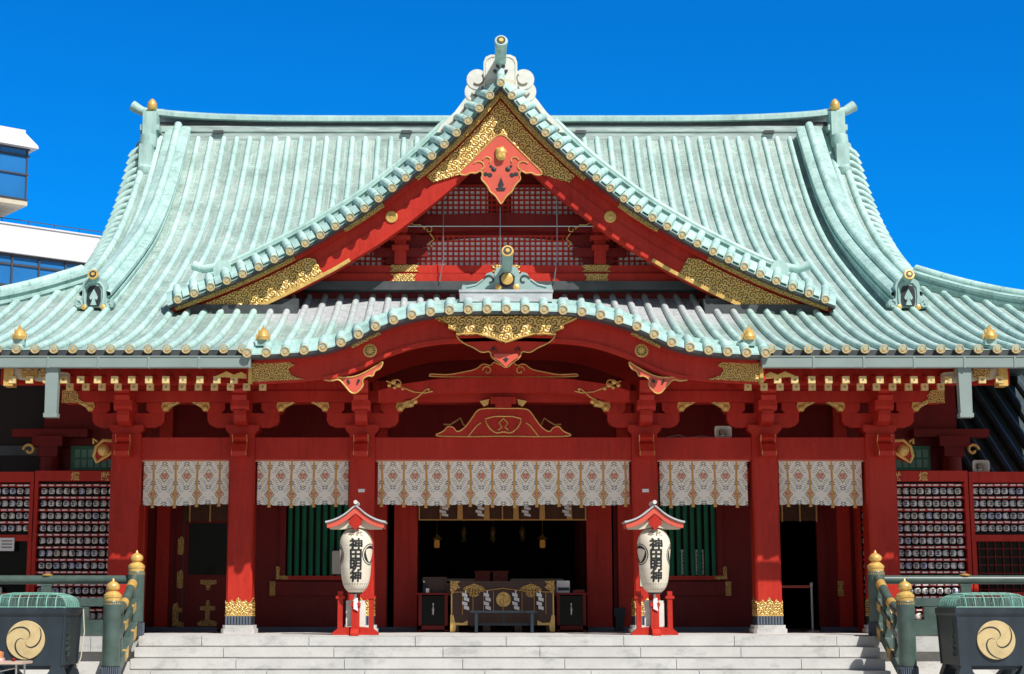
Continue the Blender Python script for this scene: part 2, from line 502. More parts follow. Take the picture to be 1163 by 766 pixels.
def scroll(cx, cz, r0, r1, a0, a1, n=14):
    return [(cx + (r0 + (r1 - r0) * i / n) * cos(a0 + (a1 - a0) * i / n), cz + (r0 + (r1 - r0) * i / n) * sin(a0 + (a1 - a0) * i / n)) for i in range(n + 1)]
def half_pts(f, xmax, step, sgn):
    """arc-length-even points (x,z,nx,nz) from the middle outwards"""
    out, x, acc, last = [], 0.0, 0.0, (0.0, f(0.0)); d = 0.004
    nxt = 0.0
    while x <= xmax:
        z = f(x); acc += hypot(x - last[0], z - last[1]); last = (x, z)
        if acc >= nxt - 1e-9:
            t = (f(x + d) - f(max(x - d, 0))) / (d + min(d, x) + 1e-9)
            l = sqrt(1 + t * t); out.append((sgn * x, z, -t / l * sgn, 1 / l)); nxt += step
        x += d
    return out
def arr(m, step, fn):  # helper for symmetric runs
    for s in (-1, 1): fn(s)

# ------------------------------------------------------------------ ground, platform, steps
g = MB(); g.box(-400, 400, -400, 600, -1.9, -1.26, 'plaza_stone'); struct(g.build('ground', smooth=False))
g = MB()
g.box(-14, 14, -2.0, 20, -1.26, -0.27, 'marble_panel')
x = -14.0
while x < 14:                                  # edge slabs with open joints
    x1 = min(x + 1.15, 14); g.box(x + 0.004, x1 - 0.004, -2.12, 20, -0.262, -0.004, 'granite'); x = x1
struct(g.build('platform', smooth=False))
g = MB()
for i in range(7):
    y0 = -2.12 - 0.335 * (i + 1); zt = -0.18 * i
    if i == 0:
        y0, y1, zt = -2.30, 0.6, 0.0
    else:
        y0 = -2.30 - 0.335 * i; y1 = y0 + 0.345
    x = -6.25 - random.random() * 1.6
    while x < 6.25:
        x1 = x + random.uniform(1.5, 2.1)
        a, b = max(x, -6.25), min(x1, 6.25)
        if b - a > 0.05:
            dz = random.uniform(-0.003, 0.003)
            yy = y0 + random.uniform(-.005, .005)
            g.box(a + 0.005, b - 0.005, yy, y1 if i else -2.122, zt - 0.155, zt + dz, 'granite')
            g.box(a + 0.003, b - 0.003, yy + 0.02, y1 if i else -2.122, zt - 0.179, zt - 0.156, 'granite')
            g.box(a + 0.004, b - 0.004, y0 + 0.02, -2.13, -1.26, zt - 0.157, 'granite')
        x = x1
struct(g.build('stone_steps', smooth=False))
g = MB(); g.box(-6.6, 6.6, -2.10, 2.2, 0.0, 0.012, 'granite'); struct(g.build('porch_floor', smooth=False))

# ------------------------------------------------------------------ shrine hall
hall = thing('shrine_hall', 'vermilion shrine hall under a verdigris copper roof with gold fittings', 'shrine')

# ---- main roof
SP = 0.325
roof = MB()
HW, HY, EW = 9.0, 3.0, 12.3  # EW extends the eaves unseen past the view to keep sun off the racks
def y_eave(X):
    a = abs(X)
    if a < 4.42: return max(-2.6, P.inv(KC(a) + 0.02, -2.6, 3))
    if a <= EW: return -2.6
    return 0.05
def y_top(X, m=None):
    m = X if m is None else m
    return 10.0 if abs(m) <= 8.36 else HY + 0.12 - max(0.0, abs(X) - HW + 0.12)
cols = [i * SP / 2 for i in range(-76, 77)]
rows_n = 30
def roof_pts(X, mx, n=rows_n):
    a, b = y_eave(X), y_top(X, mx); out = []; uv = []
    arc = 0; lp = None
    for i in range(n + 1):
        y = a + (b - a) * i / n; z = P(y); q = (X, y, z)
        if lp: arc += hypot(y - lp[1], z - lp[2])
        lp = q; out.append(q); uv.append((X, arc + (a + 2.6) * 1.04))
    return out, uv
for i in range(len(cols) - 1):
    X0, X1 = cols[i], cols[i + 1]
    mx = (X0 + X1) / 2
    if y_top(mx) - y_eave(mx) < 0.1: continue
    if (abs(X0) > HW) != (abs(X1) > HW): pass
    A, ua = roof_pts(X0 if (abs(X0) <= EW) == (abs(mx) <= EW) else X0 + math.copysign(1e-4, mx) * (1 if abs(mx) > EW else -1), mx)
    B, ub = roof_pts(X1 if (abs(X1) <= EW) == (abs(mx) <= EW) else X1 - math.copysign(1e-4, mx) * (1 if abs(mx) <= EW else -1), mx)
    roof.grid([A, B], 'copper_pan', [ua, ub])
# eave edge board, thickness under the tiles
def zc(X): return P(y_eave(X))
for s in (-1, 1):
    roof.box(min(s * 4.42, s * EW), max(s * 4.42, s * EW), -2.60, -2.45, 4.72, 4.855, 'flashing')
    roof.box(min(s * EW, s * 12.4), max(s * EW, s * 12.4), 0.05, 0.2, P(0.05) - 0.16, P(0.05) - 0.012, 'flashing')
    # side skirt and rear
    sk = []
    for i in range(11):
        t = i / 10; Yv = 0.05 + (HY - 0.05) * t; Xs = HW + (HY - Yv)
        sk.append([(s * Xs, Yv, P(Yv)), (s * Xs, 20 - Yv, P(Yv))])
    roof.grid(sk, 'copper_pan', [[(p[1], p[2] * 1.3) for p in r] for r in sk])
rear = []
for i in range(21):
    Yv = 0.05 + 9.95 * i / 20; h = HW + max(0, HY - Yv)
    rear.append([(-h, 20 - Yv, P(Yv)), (h, 20 - Yv, P(Yv))])
roof.grid(rear, 'copper_pan', [[(p[0], p[2] * 1.3) for p in r] for r in rear])
caps_eave = []
for i in range(-38, 39):
    X = i * SP + 0.01
    a = abs(X)
    if a > 8.05 and a < 8.9 : top = 10.0
    top = y_top(X)
    if a > HW - 0.75 and a <= HW: top = HY + 1.0
    if top - y_eave(X) < 0.2: continue
    ys = y_eave(X)
    if a < 4.42: ys += 0.05
    if a < 6.6:  # the roll does not run through the dormer gable
        pass
    n = 26
    pth = []
    for k in range(n + 1):
        y = ys + (top - 0.02 - ys) * k / n
        pth.append((X, y - 0.02 * 0, P(y) + 0.028))
    if a >= 4.42: pth = [(X, ys - 0.07, pth[0][2] - 0.018)] + pth; 
    roof.tube(pth, 0.068, 'copper_roll', n=10)
    if a >= 4.42 and a < EW: caps_eave.append((X, ys - 0.07, pth[0][2]))
main_roof = roof.build('main_roof', hall, ang=50, recalc=False)

def cap_mesh(r=0.083):
    c = MB()
    c.lathe([(r, 0.03), (r, -0.012), (r * 0.80, -0.014), (r * 0.72, 0.004), (r * 0.50, 0.004), (r * 0.40, -0.012), (r * 0.05, -0.014)], (0, 0, 0), 'cap_bronze', n=18, axis='y')
    return c
CAP = cap_mesh().build('tile_end_cap', main_roof)
CAP.location = caps_eave[0]
for p in caps_eave[1:]: dup(CAP, main_roof, p)

# ridge of the main roof
r = MB()
zr = 12.0
r.box(-8.45, 8.45, 9.69, 10.31, zr - 0.1, zr + 0.34, 'ridge_grey')
r.box(-8.5, 8.5, 9.66, 10.34, zr + 0.34, zr + 0.385, 'ridge_grey')
r.box(-8.5, 8.5, 9.70, 10.30, zr + 0.385, zr + 0.50, 'ridge_grey')
r.box(-8.5, 8.5, 9.74, 10.26, zr + 0.50, zr + 0.62, 'flashing')  # dark band stands in for the shadow under the ridge cap
def up(X): return 0.18 * (abs(X) / 8.6) ** 6
pr = []
for i in range(41):
    X = -8.6 + 17.2 * i / 40; pr.append([(X, 9.60, zr + 0.60 + up(X)), (X, 9.60, zr + 0.70 + up(X)), (X, 9.75, zr + 0.79 + up(X)), (X, 10.25, zr + 0.79 + up(X)), (X, 10.4, zr + 0.70 + up(X)), (X, 10.4, zr + 0.60 + up(X)), (X, 9.60, zr + 0.60 + up(X))])
r.grid(pr, 'copper_box')
for X in (-6.95, -2.2, 2.2, 6.95): r.box(X - 0.13, X + 0.13, 9.60, 9.68, zr + 0.28, zr + 0.36, 'flashing')
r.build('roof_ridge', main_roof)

def ridge_end(s):
    q = MB()
    x = 8.62
    q.box(s * x - 0.17, s * x + 0.17, 9.25, 9.75, zr - 0.15, zr + 0.75, 'copper_box')
    q.box(s * x - 0.24, s * x + 0.24, 9.30, 9.80, zr + 0.28, zr + 0.42, 'copper_box')
    q.lathe([(0.20, -0.16), (0.22, 0), (0.20, 0.16)], (s * x, 9.2, zr - 0.05), 'copper_box', n=14)
    q.box(s * x - 0.16, s * x + 0.16, 8.85, 9.3, zr - 0.95, zr - 0.2, 'copper_box')
    q.lathe([(0.12, -0.1), (0.20, 0.0), (0.20, 0.12), (0.1, 0.2)], (s * x, 8.85, zr - 0.95), 'copper_box', n=12)
    q.tube([(s * (x - 0.25), 9.8, zr + 0.86), (s * (x + 0.1), 9.8, zr + 0.86), (s * (x + 0.32), 9.8, zr + 0.92), (s * (x + 0.55), 9.8, zr + 1.06)], [0.11, 0.12, 0.12, 0.14], 'copper_box', n=12)
    q.lathe([(0.10, 0), (0.13, 0.05), (0.12, 0.16), (0.07, 0.24), (0.02, 0.28)], (s * x, 9.55, zr + 0.88), 'gold_plain', n=14)
    return q.build('ridge_end_ornament', main_roof)
ridge_end(-1); ridge_end(1)

# descending ridges, gable verge, corner ridges
for s in (-1, 1):
    q = MB()
    def seg(y): return max(0.0, (y - 1.55) / 8.2)
    prof = []
    n = 26
    for i in range(n + 1):
        y = 9.75 - (9.75 - 1.55) * i / n
        base = P(y); sl = (P(y + 0.05) - P(y - 0.05)) / 0.1; l = sqrt(1 + sl * sl)
        ny, nz = -sl / l, 1 / l
        X = 7.93 + 0.12 * (1 - (y - 1.55) / 8.2)
        def at(dx, h): return (s * (X + dx), y + ny * h, base + nz * h)
        prof.append([at(-0.25, -0.05), at(-0.25, 0.10), at(-0.29, 0.11), at(-0.29, 0.17), at(-0.25, 0.18), at(-0.25, 0.26), at(-0.31, 0.27), at(-0.31, 0.34), at(-0.22, 0.38), at(0.22, 0.38), at(0.31, 0.34), at(0.31, 0.27), at(0.25, 0.26), at(0.25, -0.05)])
    q.grid(prof, 'copper_box')
    top = [tuple((p[8][k] + p[9][k]) / 2 + (0.04 if k == 2 else 0) for k in range(3)) for p in prof]
    q.tube(top, 0.10, 'copper_roll', n=10)
    q.build('descending_ridge', main_roof)
    # ogre tile at the foot of the ridge
    q = MB()
    X, y, z = s * 8.05, 1.42, P(1.5) + 0.02
    half = [(0.0, 0.60), (0.13, 0.585), (0.22, 0.52), (0.25, 0.42), (0.23, 0.30), (0.24, 0.20), (0.30, 0.15), (0.36, 0.17), (0.40, 0.10), (0.38, 0.02), (0.30, -0.03), (0.16, 0.0)]
    q.prism([(X + a, z + b) for a, b in half] + [(X - a, z + b) for a, b in half[:0:-1]], y - 0.06, y + 0.16, 'copper_shade')
    q.tube([(X + a, y - 0.07, z + b) for a, b in [(-0.17, 0.02), (-0.19, 0.2), (-0.18, 0.40), (-0.10, 0.50), (0.10, 0.50), (0.18, 0.40), (0.19, 0.2), (0.17, 0.02)]], 0.022, 'copper_box', n=6)
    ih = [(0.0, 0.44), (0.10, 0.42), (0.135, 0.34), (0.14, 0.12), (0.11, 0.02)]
    q.prism([(X + a, z + b) for a, b in ih] + [(X - a, z + b) for a, b in ih[:0:-1]], y - 0.075, y - 0.062, 'iron_black')  # near-black panel puts the shade of the hollow opening into its colour
    sp = [(0.0, 0.36), (0.05, 0.27), (0.085, 0.19), (0.06, 0.14), (0.02, 0.17), (0.06, 0.04)]
    q.prism([(X + a, z + b) for a, b in sp] + [(X - a, z + b) for a, b in sp[:0:-1]], y - 0.10, y - 0.076, 'copper_box')
    for e in (-1, 1):
        q.tube([(X + e * a, y - 0.07, z + b) for a, b in scroll(0.31, 0.06, 0.085, 0.02, 1.6, 7.5)], 0.016, 'copper_box', n=6)
        q.lathe([(0.05, 0.01), (0.055, -0.02), (0.02, -0.035)], (X + e * 0.19, y - 0.07, z + 0.0), 'gold_plain', n=12, axis='y')
    q.tube([(X, y + 0.35, z + 0.50), (X, y - 0.02, z + 0.58), (X, y - 0.2, z + 0.63)], 0.10, 'copper_shade', n=14)
    q.tube([(X, y - 0.20, z + 0.63), (X, y - 0.23, z + 0.636)], [0.11, 0.10], 'gold_plain', n=16)
    q.tube([(X, y - 0.22, z + 0.634), (X, y - 0.236, z + 0.638)], 0.07, 'iron_black', n=14)
    q.tube([(X, y - 0.22, z + 0.634), (X, y - 0.25, z + 0.641)], [0.05, 0.03], 'gold_plain', n=12)
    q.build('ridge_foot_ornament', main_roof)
    # verge of the end gable: curved-over strip with rolls and stepped end tiles
    q = MB()
    rows = []; uv = []
    n = 30
    for i in range(n + 1):
        y = HY - 0.1 + (9.9 - HY + 0.1) * i / n; b = P(y)
        rr = [(s * 8.2, y, b + 0.03), (s * 8.6, y, b + 0.02), (s * 8.85, y, b - 0.07), (s * 9.06, y, b - 0.26)]
        rows.append(rr); uv.append([(p[0], i * 0.3) for p in rr])
    q.grid(rows, 'copper_pan', uv)
    for X, dz in ((8.42, 0.06), (8.70, 0.04)):
        q.tube([(s * X, HY + 0.1 + (9.6 - HY) * i / 20, P(HY + 0.1 + (9.6 - HY) * i / 20) + dz) for i in range(21)], 0.085, 'copper_roll', n=10)
    acc, y, ly, lz = 0.0, HY + 0.05, HY + 0.05, P(HY + 0.05)
    while y < 9.7:
        q.tube([(s * 8.70, y, P(y) + 0.02), (s * 8.90, y, P(y) - 0.04), (s * 9.05, y, P(y) - 0.15), (s * 9.13, y, P(y) - 0.27)], 0.078, 'copper_roll', n=8)
        while acc < 0.32 and y < 9.8:
            y += 0.01; z = P(y); acc += hypot(y - ly, z - lz); ly, lz = y, z
        acc = 0.0
    q.build('end_gable_verge', main_roof, ang=50)
    q = MB()
    q.prism([(HY, P(HY) - 0.3)] + [(y, P(y) - 0.12) for y in (HY, 5, 6.5, 8, 9, 10)] + [(20 - y, P(y) - 0.12) for y in (9, 8, 6.5, 5, HY)] + [(20 - HY, P(HY) - 0.3)], s * 8.45, s * 8.5, 'vermilion_paint', 'yz')
    q.build('end_gable_wall', hall)
    # corner (hip) ridge
    q = MB(); prof = []
    for i in range(13):
        t = i / 12; Yv = HY + 0.25 - (HY + 0.25 - 0.0) * t; Xv = HW - 0.25 + (HY + 0.25 - Yv)
        z = P(Yv) - 0.04 - 0.10 * sin(pi * min(1, t * 1.2)) + 0.10 * t * t
        d = (0.7071, 0.7071)
        def at(o, h): return (s * (Xv + o * d[0]), Yv + o * d[1], z + h * 0.82)
        prof.append([at(-0.22, -0.1), at(-0.22, 0.12), at(-0.26, 0.13), at(-0.26, 0.20), at(-0.22, 0.21), at(-0.22, 0.30), at(-0.28, 0.31), at(-0.28, 0.38), at(-0.15, 0.43), at(0.15, 0.43), at(0.28, 0.38), at(0.28, 0.30), at(0.22, 0.29), at(0.22, -0.1)])
    q.grid(prof, 'copper_box')
    q.tube([tuple((p[8][k] + p[9][k]) / 2 + (0.03 if k == 2 else 0) for k in range(3)) for p in prof], 0.10, 'copper_roll', n=10)
    q.build('corner_ridge', main_roof)

# gold flame ornaments standing on the eave
def flame(X, y, z, par):
    q = MB()
    q.box(X - 0.10, X + 0.10, y - 0.06, y + 0.06, z - 0.06, z + 0.05, 'copper_shade')
    out = [(-0.12, 0.05), (-0.125, 0.15), (-0.09, 0.13), (-0.085, 0.23), (-0.045, 0.21), (0.0, 0.31), (0.045, 0.21), (0.085, 0.23), (0.09, 0.13), (0.125, 0.15), (0.12, 0.05)]
    q.prism([(X + a, z + b) for a, b in out], y - 0.03, y + 0.03, 'gold_plain')
    q.lathe([(0.09, 0.04), (0.105, 0.1), (0.07, 0.17), (0.02, 0.22)], (X, y - 0.03, z), 'gold_plain', n=12)
    return q.build('flame_ornament', par)
for X in (-8.46, 8.42): flame(X, -2.42, P(-2.42) + 0.12, main_roof)

# ---- curved gable (karahafu)
KY = -2.80
kara = MB()
XM = 4.45
def kfull(step, off=0.0):
    L = half_pts(KC, XM, step, -1); R = half_pts(KC, XM, step, 1)
    return L[::-1] + R[1:]
kp = kfull(0.08)
E0 = [(x, KY, z - 0.02) for x, z, nx, nz in kp]
E1 = [(x + nx * 0.10, KY + 0.22, z + nz * 0.15) for x, z, nx, nz in kp]
E2 = [(x + nx * 0.13, KY + 0.48, z + nz * 0.22) for x, z, nx, nz in kp]
def back(x, z): return max(KY + 0.55, min(P.inv(z + 0.02, -2.6, 6) + 0.15, 3))
E3 = [(p[0], back(p[0], p[2]), p[2]) for p in E2]
arc = [0]
for i in range(1, len(kp)): arc.append(arc[-1] + hypot(kp[i][0] - kp[i-1][0], kp[i][1] - kp[i-1][1]))
kara.grid([E0, E1, E2, E3], 'copper_box', [[(a, 0) for a in arc], [(a, .3) for a in arc], [(a, .55) for a in arc], [(a, 2) for a in arc]])
# under-edge
kara.grid([E0, [(p[0], KY + 0.02, p[2] - 0.05) for p in E0], [(p[0], KY + 0.30, p[2] - 0.05) for p in E0]], 'flashing')
kr = kfull(SP)
caps_k = []
for x, z, nx, nz in kr:
    pth = [(x, KY - 0.08, z), (x, KY - 0.02, z + 0.004), (x + nx * 0.06, KY + 0.1, z + nz * 0.09), (x + nx * 0.10, KY + 0.22, z + nz * 0.16), (x + nx * 0.13, KY + 0.46, z + nz * 0.245)]
    bk = back(x, z + 0.24)
    pth += [(x + nx * 0.13, KY + 0.46 + (bk - KY - 0.4) * t, pth[4][2]) for t in (0.5, 1.0)]
    kara.tube(pth, 0.078, 'copper_roll', n=10)
    caps_k.append((x, KY - 0.085, z))
# pans between rolls: raised lips
for i in range(len(kr) - 1):
    (x0, z0, a0, b0), (x1, z1, a1, b1) = kr[i], kr[i + 1]
    for h, yy in ((0.05, 0.03), (0.09, 0.10), (0.12, 0.17)):
        pass
kara_o = kara.build('curved_gable_roof', hall, ang=50)
kc = dup(CAP, kara_o, caps_k[0])
for p in caps_k[1:]: dup(CAP, kara_o, p)

# transverse cover roll line on the crest + ridge box and ogre tile
q = MB()
q.grid([[(x + nx * 0.15, KY + 0.50, z + nz * 0.20) for x, z, nx, nz in kp], [(x + nx * 0.15, KY + 0.50, z + nz * 0.29) for x, z, nx, nz in kp], [(x + nx * 0.15, KY + 0.64, z + nz * 0.31) for x, z, nx, nz in kp], [(x + nx * 0.15, KY + 0.74, z + nz * 0.2) for x, z, nx, nz in kp]], 'copper_roll')
q.build('crest_roll', kara_o)
q = MB()
zk = KC(0) + 0.25
q.box(-0.80, 0.82, KY + 0.42, KY + 0.95, zk - 0.03, zk + 0.14, 'lead_grey')
q.box(-0.815, 0.835, KY + 0.40, KY + 0.97, zk + 0.14, zk + 0.18, 'lead_grey')
q.box(-0.80, 0.80, KY + 0.9, 0.9, zk - 0.05, zk + 0.20, 'copper_box')
q.build('curved_gable_ridge', kara_o)
def oni(q, X, y, z, k, body, lobe):
    """ogre-tile crest: rounded body, scroll wings, skirts and a tilted cylinder"""
    def pl(pts): return [(X + a * k, z + b * k) for a, b in pts]
    body_p = [(-0.35, 0), (-0.35, 0.52), (-0.30, 0.62), (-0.20, 0.67), (0.20, 0.67), (0.30, 0.62), (0.35, 0.52), (0.35, 0)]
    q.prism(pl(body_p), y, y + 0.2 * k, body)
    return pl
q = MB()
yk, zo = KY + 0.55, zk + 0.20
Xo = 0.03
pl = oni(q, Xo, yk, zo, 0.62, 'copper_shade', None)
for e in (-1, 1):
    w = [(0.20, 0.0), (0.20, 0.26), (0.27, 0.33), (0.36, 0.30), (0.40, 0.21), (0.52, 0.12), (0.70, 0.09), (0.78, 0.10), (0.80, 0.03), (0.74, 0.0)]
    q.prism([(Xo + e * a, zo + b) for a, b in w], yk + 0.02, yk + 0.10, 'copper_shade')
    q.tube([(Xo + e * a, yk + 0.01, zo + b) for a, b in scroll(0.30, 0.18, 0.10, 0.03, 0.3, 5.0)], 0.013, 'iron_black', n=6)
    q.tube([(Xo + e * a, yk + 0.01, zo + b) for a, b in [(0.42, 0.19), (0.54, 0.10), (0.70, 0.06)]], 0.014, 'copper_box', n=6)
    q.lathe([(0.055, 0.02), (0.06, -0.02), (0.02, -0.04)], (Xo + e * 0.16, yk - 0.02, zo + 0.04), 'gold_plain', n=12, axis='y')
q.prism([(Xo + a, zo + b) for a, b in [(-0.12, 0.02), (-0.14, 0.24), (-0.08, 0.30), (0.08, 0.30), (0.14, 0.24), (0.12, 0.02)]], yk - 0.015, yk + 0.01, 'iron_black')
q.lathe([(0.10, 0.0), (0.105, -0.03), (0.08, -0.04), (0.01, -0.045)], (Xo, yk - 0.02, zo + 0.19), 'gold_plain', n=18, axis='y')
q.tube([(Xo, yk + 0.25, zo + 0.34), (Xo, yk + 0.02, zo + 0.38), (Xo, yk - 0.20, zo + 0.46), (Xo, yk - 0.44, zo + 0.59)], [0.095, 0.095, 0.095, 0.10], 'copper_shade', n=16)
for d0, d1, r0, r1, mt in ((0.0, 0.03, 0.112, 0.10, 'gold_plain'), (0.02, 0.036, 0.078, 0.074, 'iron_black'), (0.02, 0.055, 0.055, 0.03, 'gold_plain')):
    q.tube([(Xo, yk - 0.44 - d0, zo + 0.60 + d0 * 0.2), (Xo, yk - 0.44 - d1, zo + 0.60 + d1 * 0.2)], [r0, r1], mt, n=18)
q.build('curved_gable_crest', kara_o)
for X in (-4.2, 4.2): flame(X, KY + 0.22, KC(4.2) + 0.22, kara_o)

# barge board of the curved gable
def band(f, xmax, lo, hi, y0, y1, m, mb, sgn=(-1, 1), x0=0.0, step=0.07):
    """closed band that follows curve f, between normal offsets lo and hi (callables of x or numbers)"""
    for s in sgn:
        pts = [p for p in half_pts(f, xmax, step, s) if abs(p[0]) >= x0 - 1e-6]
        L = lo if callable(lo) else (lambda x: lo); H = hi if callable(hi) else (lambda x: hi)
        a = [(x + nx * L(abs(x)), z + nz * L(abs(x))) if abs(x) > 1e-6 else (0, z + L(0) / nz) for x, z, nx, nz in pts]
        b = [(x + nx * H(abs(x)), z + nz * H(abs(x))) if abs(x) > 1e-6 else (0, z + H(0) / nz) for x, z, nx, nz in pts]
        # points whose offset crosses the centre line are folded back onto it
        a = [(p[0] if p[0] * s >= 0 else 0.0, p[1] if p[0] * s >= 0 else a[0][1]) for p in a]
        b = [(p[0] if p[0] * s >= 0 else 0.0, p[1] if p[0] * s >= 0 else b[0][1]) for p in b]
        rows = [[(p[0], y0, p[1]) for p in a], [(p[0], y0, p[1]) for p in b], [(p[0], y1, p[1]) for p in b], [(p[0], y1, p[1]) for p in a], [(p[0], y0, p[1]) for p in a]]
        mb.grid(rows, m)
        n = len(a)
        for k in (0, n - 1):
            mb.add([(a[k][0], y0, a[k][1]), (b[k][0], y0, b[k][1]), (b[k][0], y1, b[k][1]), (a[k][0], y1, a[k][1])], [(0, 1, 2, 3)], m)
KB = KY + 0.40
for s in (-1, 1):
    q = MB()
    band(KC, 4.42, -0.46, -0.09, KB, KB + 0.12, 'vermilion_paint', q, sgn=(s,))
    band(KC, 4.42, -0.12, -0.05, KB - 0.08, KB + 0.1, 'vermilion_paint', q, sgn=(s,))
    band(KC, 3.3, -0.495, -0.43, KB - 0.04, KB + 0.14, 'vermilion_paint', q, sgn=(s,))
    q.box(min(s * 4.38, s * 4.5), max(s * 4.38, s * 4.5), KB, KB + 0.12, 4.36, 4.64, 'vermilion_paint')
    q.build('curved_bargeboard', kara_o)
    q = MB()   # gold sheath at the foot
    pts = [(3.50, -0.44), (3.62, -0.40), (3.72, -0.35), (3.78, -0.24), (3.66, -0.17), (3.84, -0.09), (4.43, -0.09), (4.43, -0.44)]
    q.prism([(s * a, KC(a) + b) for a, b in pts], KB - 0.03, KB + 0.02, 'gold_filigree_fine')
    q.box(min(s * 4.40, s * 4.46), max(s * 4.40, s * 4.46), KB - 0.05, KB + 0.14, KC(4.43) - 0.46, KC(4.43) - 0.07, 'gold_plain')
    q.prism([(s * a, b) for a, b in [(4.47, 4.46), (4.60, 4.52), (4.72, 4.47), (4.85, 4.53), (5.05, 4.44), (4.47, 4.40)]], KB + 0.02, KB + 0.05, 'gold_plain')
    q.build('gold_sheath', kara_o)
    q = MB()   # short gilt strip under the tiles
    band(KC, 2.75, -0.11, -0.035, KB - 0.12, KB - 0.08, 'gold_filigree_fine', q, sgn=(s,), x0=2.2)
    q.build('gilt_strip', kara_o)
    q = MB()   # twelve-petal gold boss
    cx, cz = s * 2.36, KC(2.36) - 0.30
    q.lathe([(0.115, 0.02), (0.12, -0.01), (0.10, -0.02), (0.095, -0.008), (0.05, -0.008), (0.045, -0.022), (0.005, -0.025)], (cx, KB, cz), 'gold_plain', n=24, axis='y')
    for k in range(12):
        t = 2 * pi * k / 12
        q.tube([(cx + 0.062 * cos(t), KB - 0.012, cz + 0.062 * sin(t)), (cx + 0.088 * cos(t), KB - 0.012, cz + 0.088 * sin(t))], 0.011, 'iron_black', n=5)
    q.build('gold_boss', kara_o)
    q = MB()   # hanging side pendant
    cx, cz = s * 2.64, 4.29
    w = [(-0.56, 0.10), (-0.38, 0.06), (-0.26, 0.10), (-0.18, 0.02), (0.0, -0.20), (0.18, -0.02), (0.14, 0.08), (0.24, 0.16), (0.34, 0.14), (0.36, 0.24), (0.47, 0.28), (0.52, 0.42), (0.40, 0.33), (0.10, 0.16), (-0.1, 0.12), (-0.3, 0.14)]
    w = chaikin([(cx - s * a, cz + b) for a, b in w])
    q.prism(w, KB - 0.02, KB + 0.06, 'pale_red_paint')
    q.tube([(a, KB - 0.025, b) for a, b in w + [w[0]]], 0.013, 'gold_plain', n=5)
    for e in (-1, 1): q.tube([(cx + e * 0.07, KB - 0.03, cz + 0.03), (cx + e * 0.10, KB - 0.03, cz + 0.09)], 0.022, 'iron_black', n=6)
    q.build('side_pendant', kara_o)
q = MB()       # centre gold plate and pendant
zc0 = KC(0)
pts = [(-1.22, -0.12), (-0.98, -0.23), (-0.99, -0.29), (-0.84, -0.34), (-0.86, -0.40), (-0.5, -0.39), (-0.2, -0.47), (0, -0.54), (0.2, -0.47), (0.5, -0.39), (0.86, -0.40), (0.84, -0.34), (0.99, -0.29), (0.98, -0.23), (1.22, -0.12), (1.0, -0.085), (-1.0, -0.085)]
q.prism([(a, zc0 + b) for a, b in pts], KB - 0.26, KB - 0.06, 'gold_filigree')
q.tube([(a, KB - 0.265, zc0 + b) for a, b in pts[1:15]], 0.016, 'gold_plain', n=6)
q.build('centre_gold_plate', kara_o)
q = MB()
w = [(0, -0.98), (0.12, -0.86), (0.25, -0.78), (0.27, -0.66), (0.42, -0.70), (0.56, -0.60), (0.72, -0.54), (0.86, -0.42), (0.84, -0.34), (0.5, -0.30), (0, -0.30)]
w = w + [(-a, b) for a, b in w[::-1]][1:-1]
w = chaikin([(a, zc0 + b) for a, b in w])
q.prism(w, KB - 0.04, KB - 0.007, 'vermilion_paint')
q.tube([(a, KB - 0.045, b) for a, b in w + [w[0]]], 0.012, 'gold_plain', n=5)
q.prism([(a, zc0 + b) for a, b in [(0, -0.96), (0.11, -0.85), (0.22, -0.78), (0.2, -0.72), (-0.2, -0.72), (-0.22, -0.78), (-0.11, -0.85)]], KB - 0.09, KB - 0.041, 'pale_red_paint')
for e in (-1, 1): q.tube([(e * 0.16, KB - 0.05, zc0 - 0.66), (e * 0.22, KB - 0.05, zc0 - 0.60), (e * 0.24, KB - 0.05, zc0 - 0.66)], 0.02, 'iron_black', n=6)
q.prism([(a, zc0 + b) for a, b in [(0, -0.87), (0.05, -0.81), (0.02, -0.80), (0, -0.77), (-0.02, -0.80), (-0.05, -0.81)]], KB - 0.1, KB - 0.088, 'iron_black')
q.build('gable_pendant', kara_o)
q = MB()       # vault under the curved gable
vp = half_pts(KC, 4.4, 0.1, -1)[::-1] + half_pts(KC, 4.4, 0.1, 1)[1:]
q.grid([[(x, KB + 0.1, z - 0.10) for x, z, a, b in vp], [(x, 2.4, z - 0.10) for x, z, a, b in vp]], 'vermilion_paint')
for yy in (-1.9, -1.2, -0.5):
    pass
q.build('vault', kara_o)

# ---- dormer gable (chidori)
GY = 0.90
gb = MB()
GX = 6.60
def gfull(step):
    L = half_pts(CC, GX, step, -1); R = half_pts(CC, GX, step, 1)
    return L, R
L, R = gfull(0.16)
for s, S in ((-1, L), (1, R)):
    def off(p, h): return (p[0] + (p[2] if abs(p[0]) > 0.02 else 0) * h, p[1] + p[3] * h * (1 if abs(p[0]) > 0.02 else 1.4))
    e0 = [(p[0], GY, p[1] - 0.03) for p in S]
    e1 = [(off(p, 0.21)[0], GY + 0.22, off(p, 0.21)[1]) for p in S]
    e2 = [(off(p, 0.35)[0], GY + 0.5, off(p, 0.35)[1]) for p in S]
    e3 = [(p[0], max(P.inv(p[2], -2.6, 9.9) + 0.1, GY + 0.5), p[2]) for p in e2]
    a = [i * 0.16 for i in range(len(S))]
    gb.grid([e0, e1, e2, e3], 'copper_box', [[(t, 0) for t in a], [(t, .25) for t in a], [(t, .5) for t in a], [(t, 4) for t in a]])
    gb.grid([e0, [(p[0], GY + 0.01, p[2] - 0.05) for p in e0], [(p[0], GY + 0.5, p[2] - 0.04) for p in e0]], 'flashing')
Lr, Rr = gfull(0.338)
caps_g = []
allr = [(-1, p) for p in Lr[1:]] + [(1, p) for p in Rr]
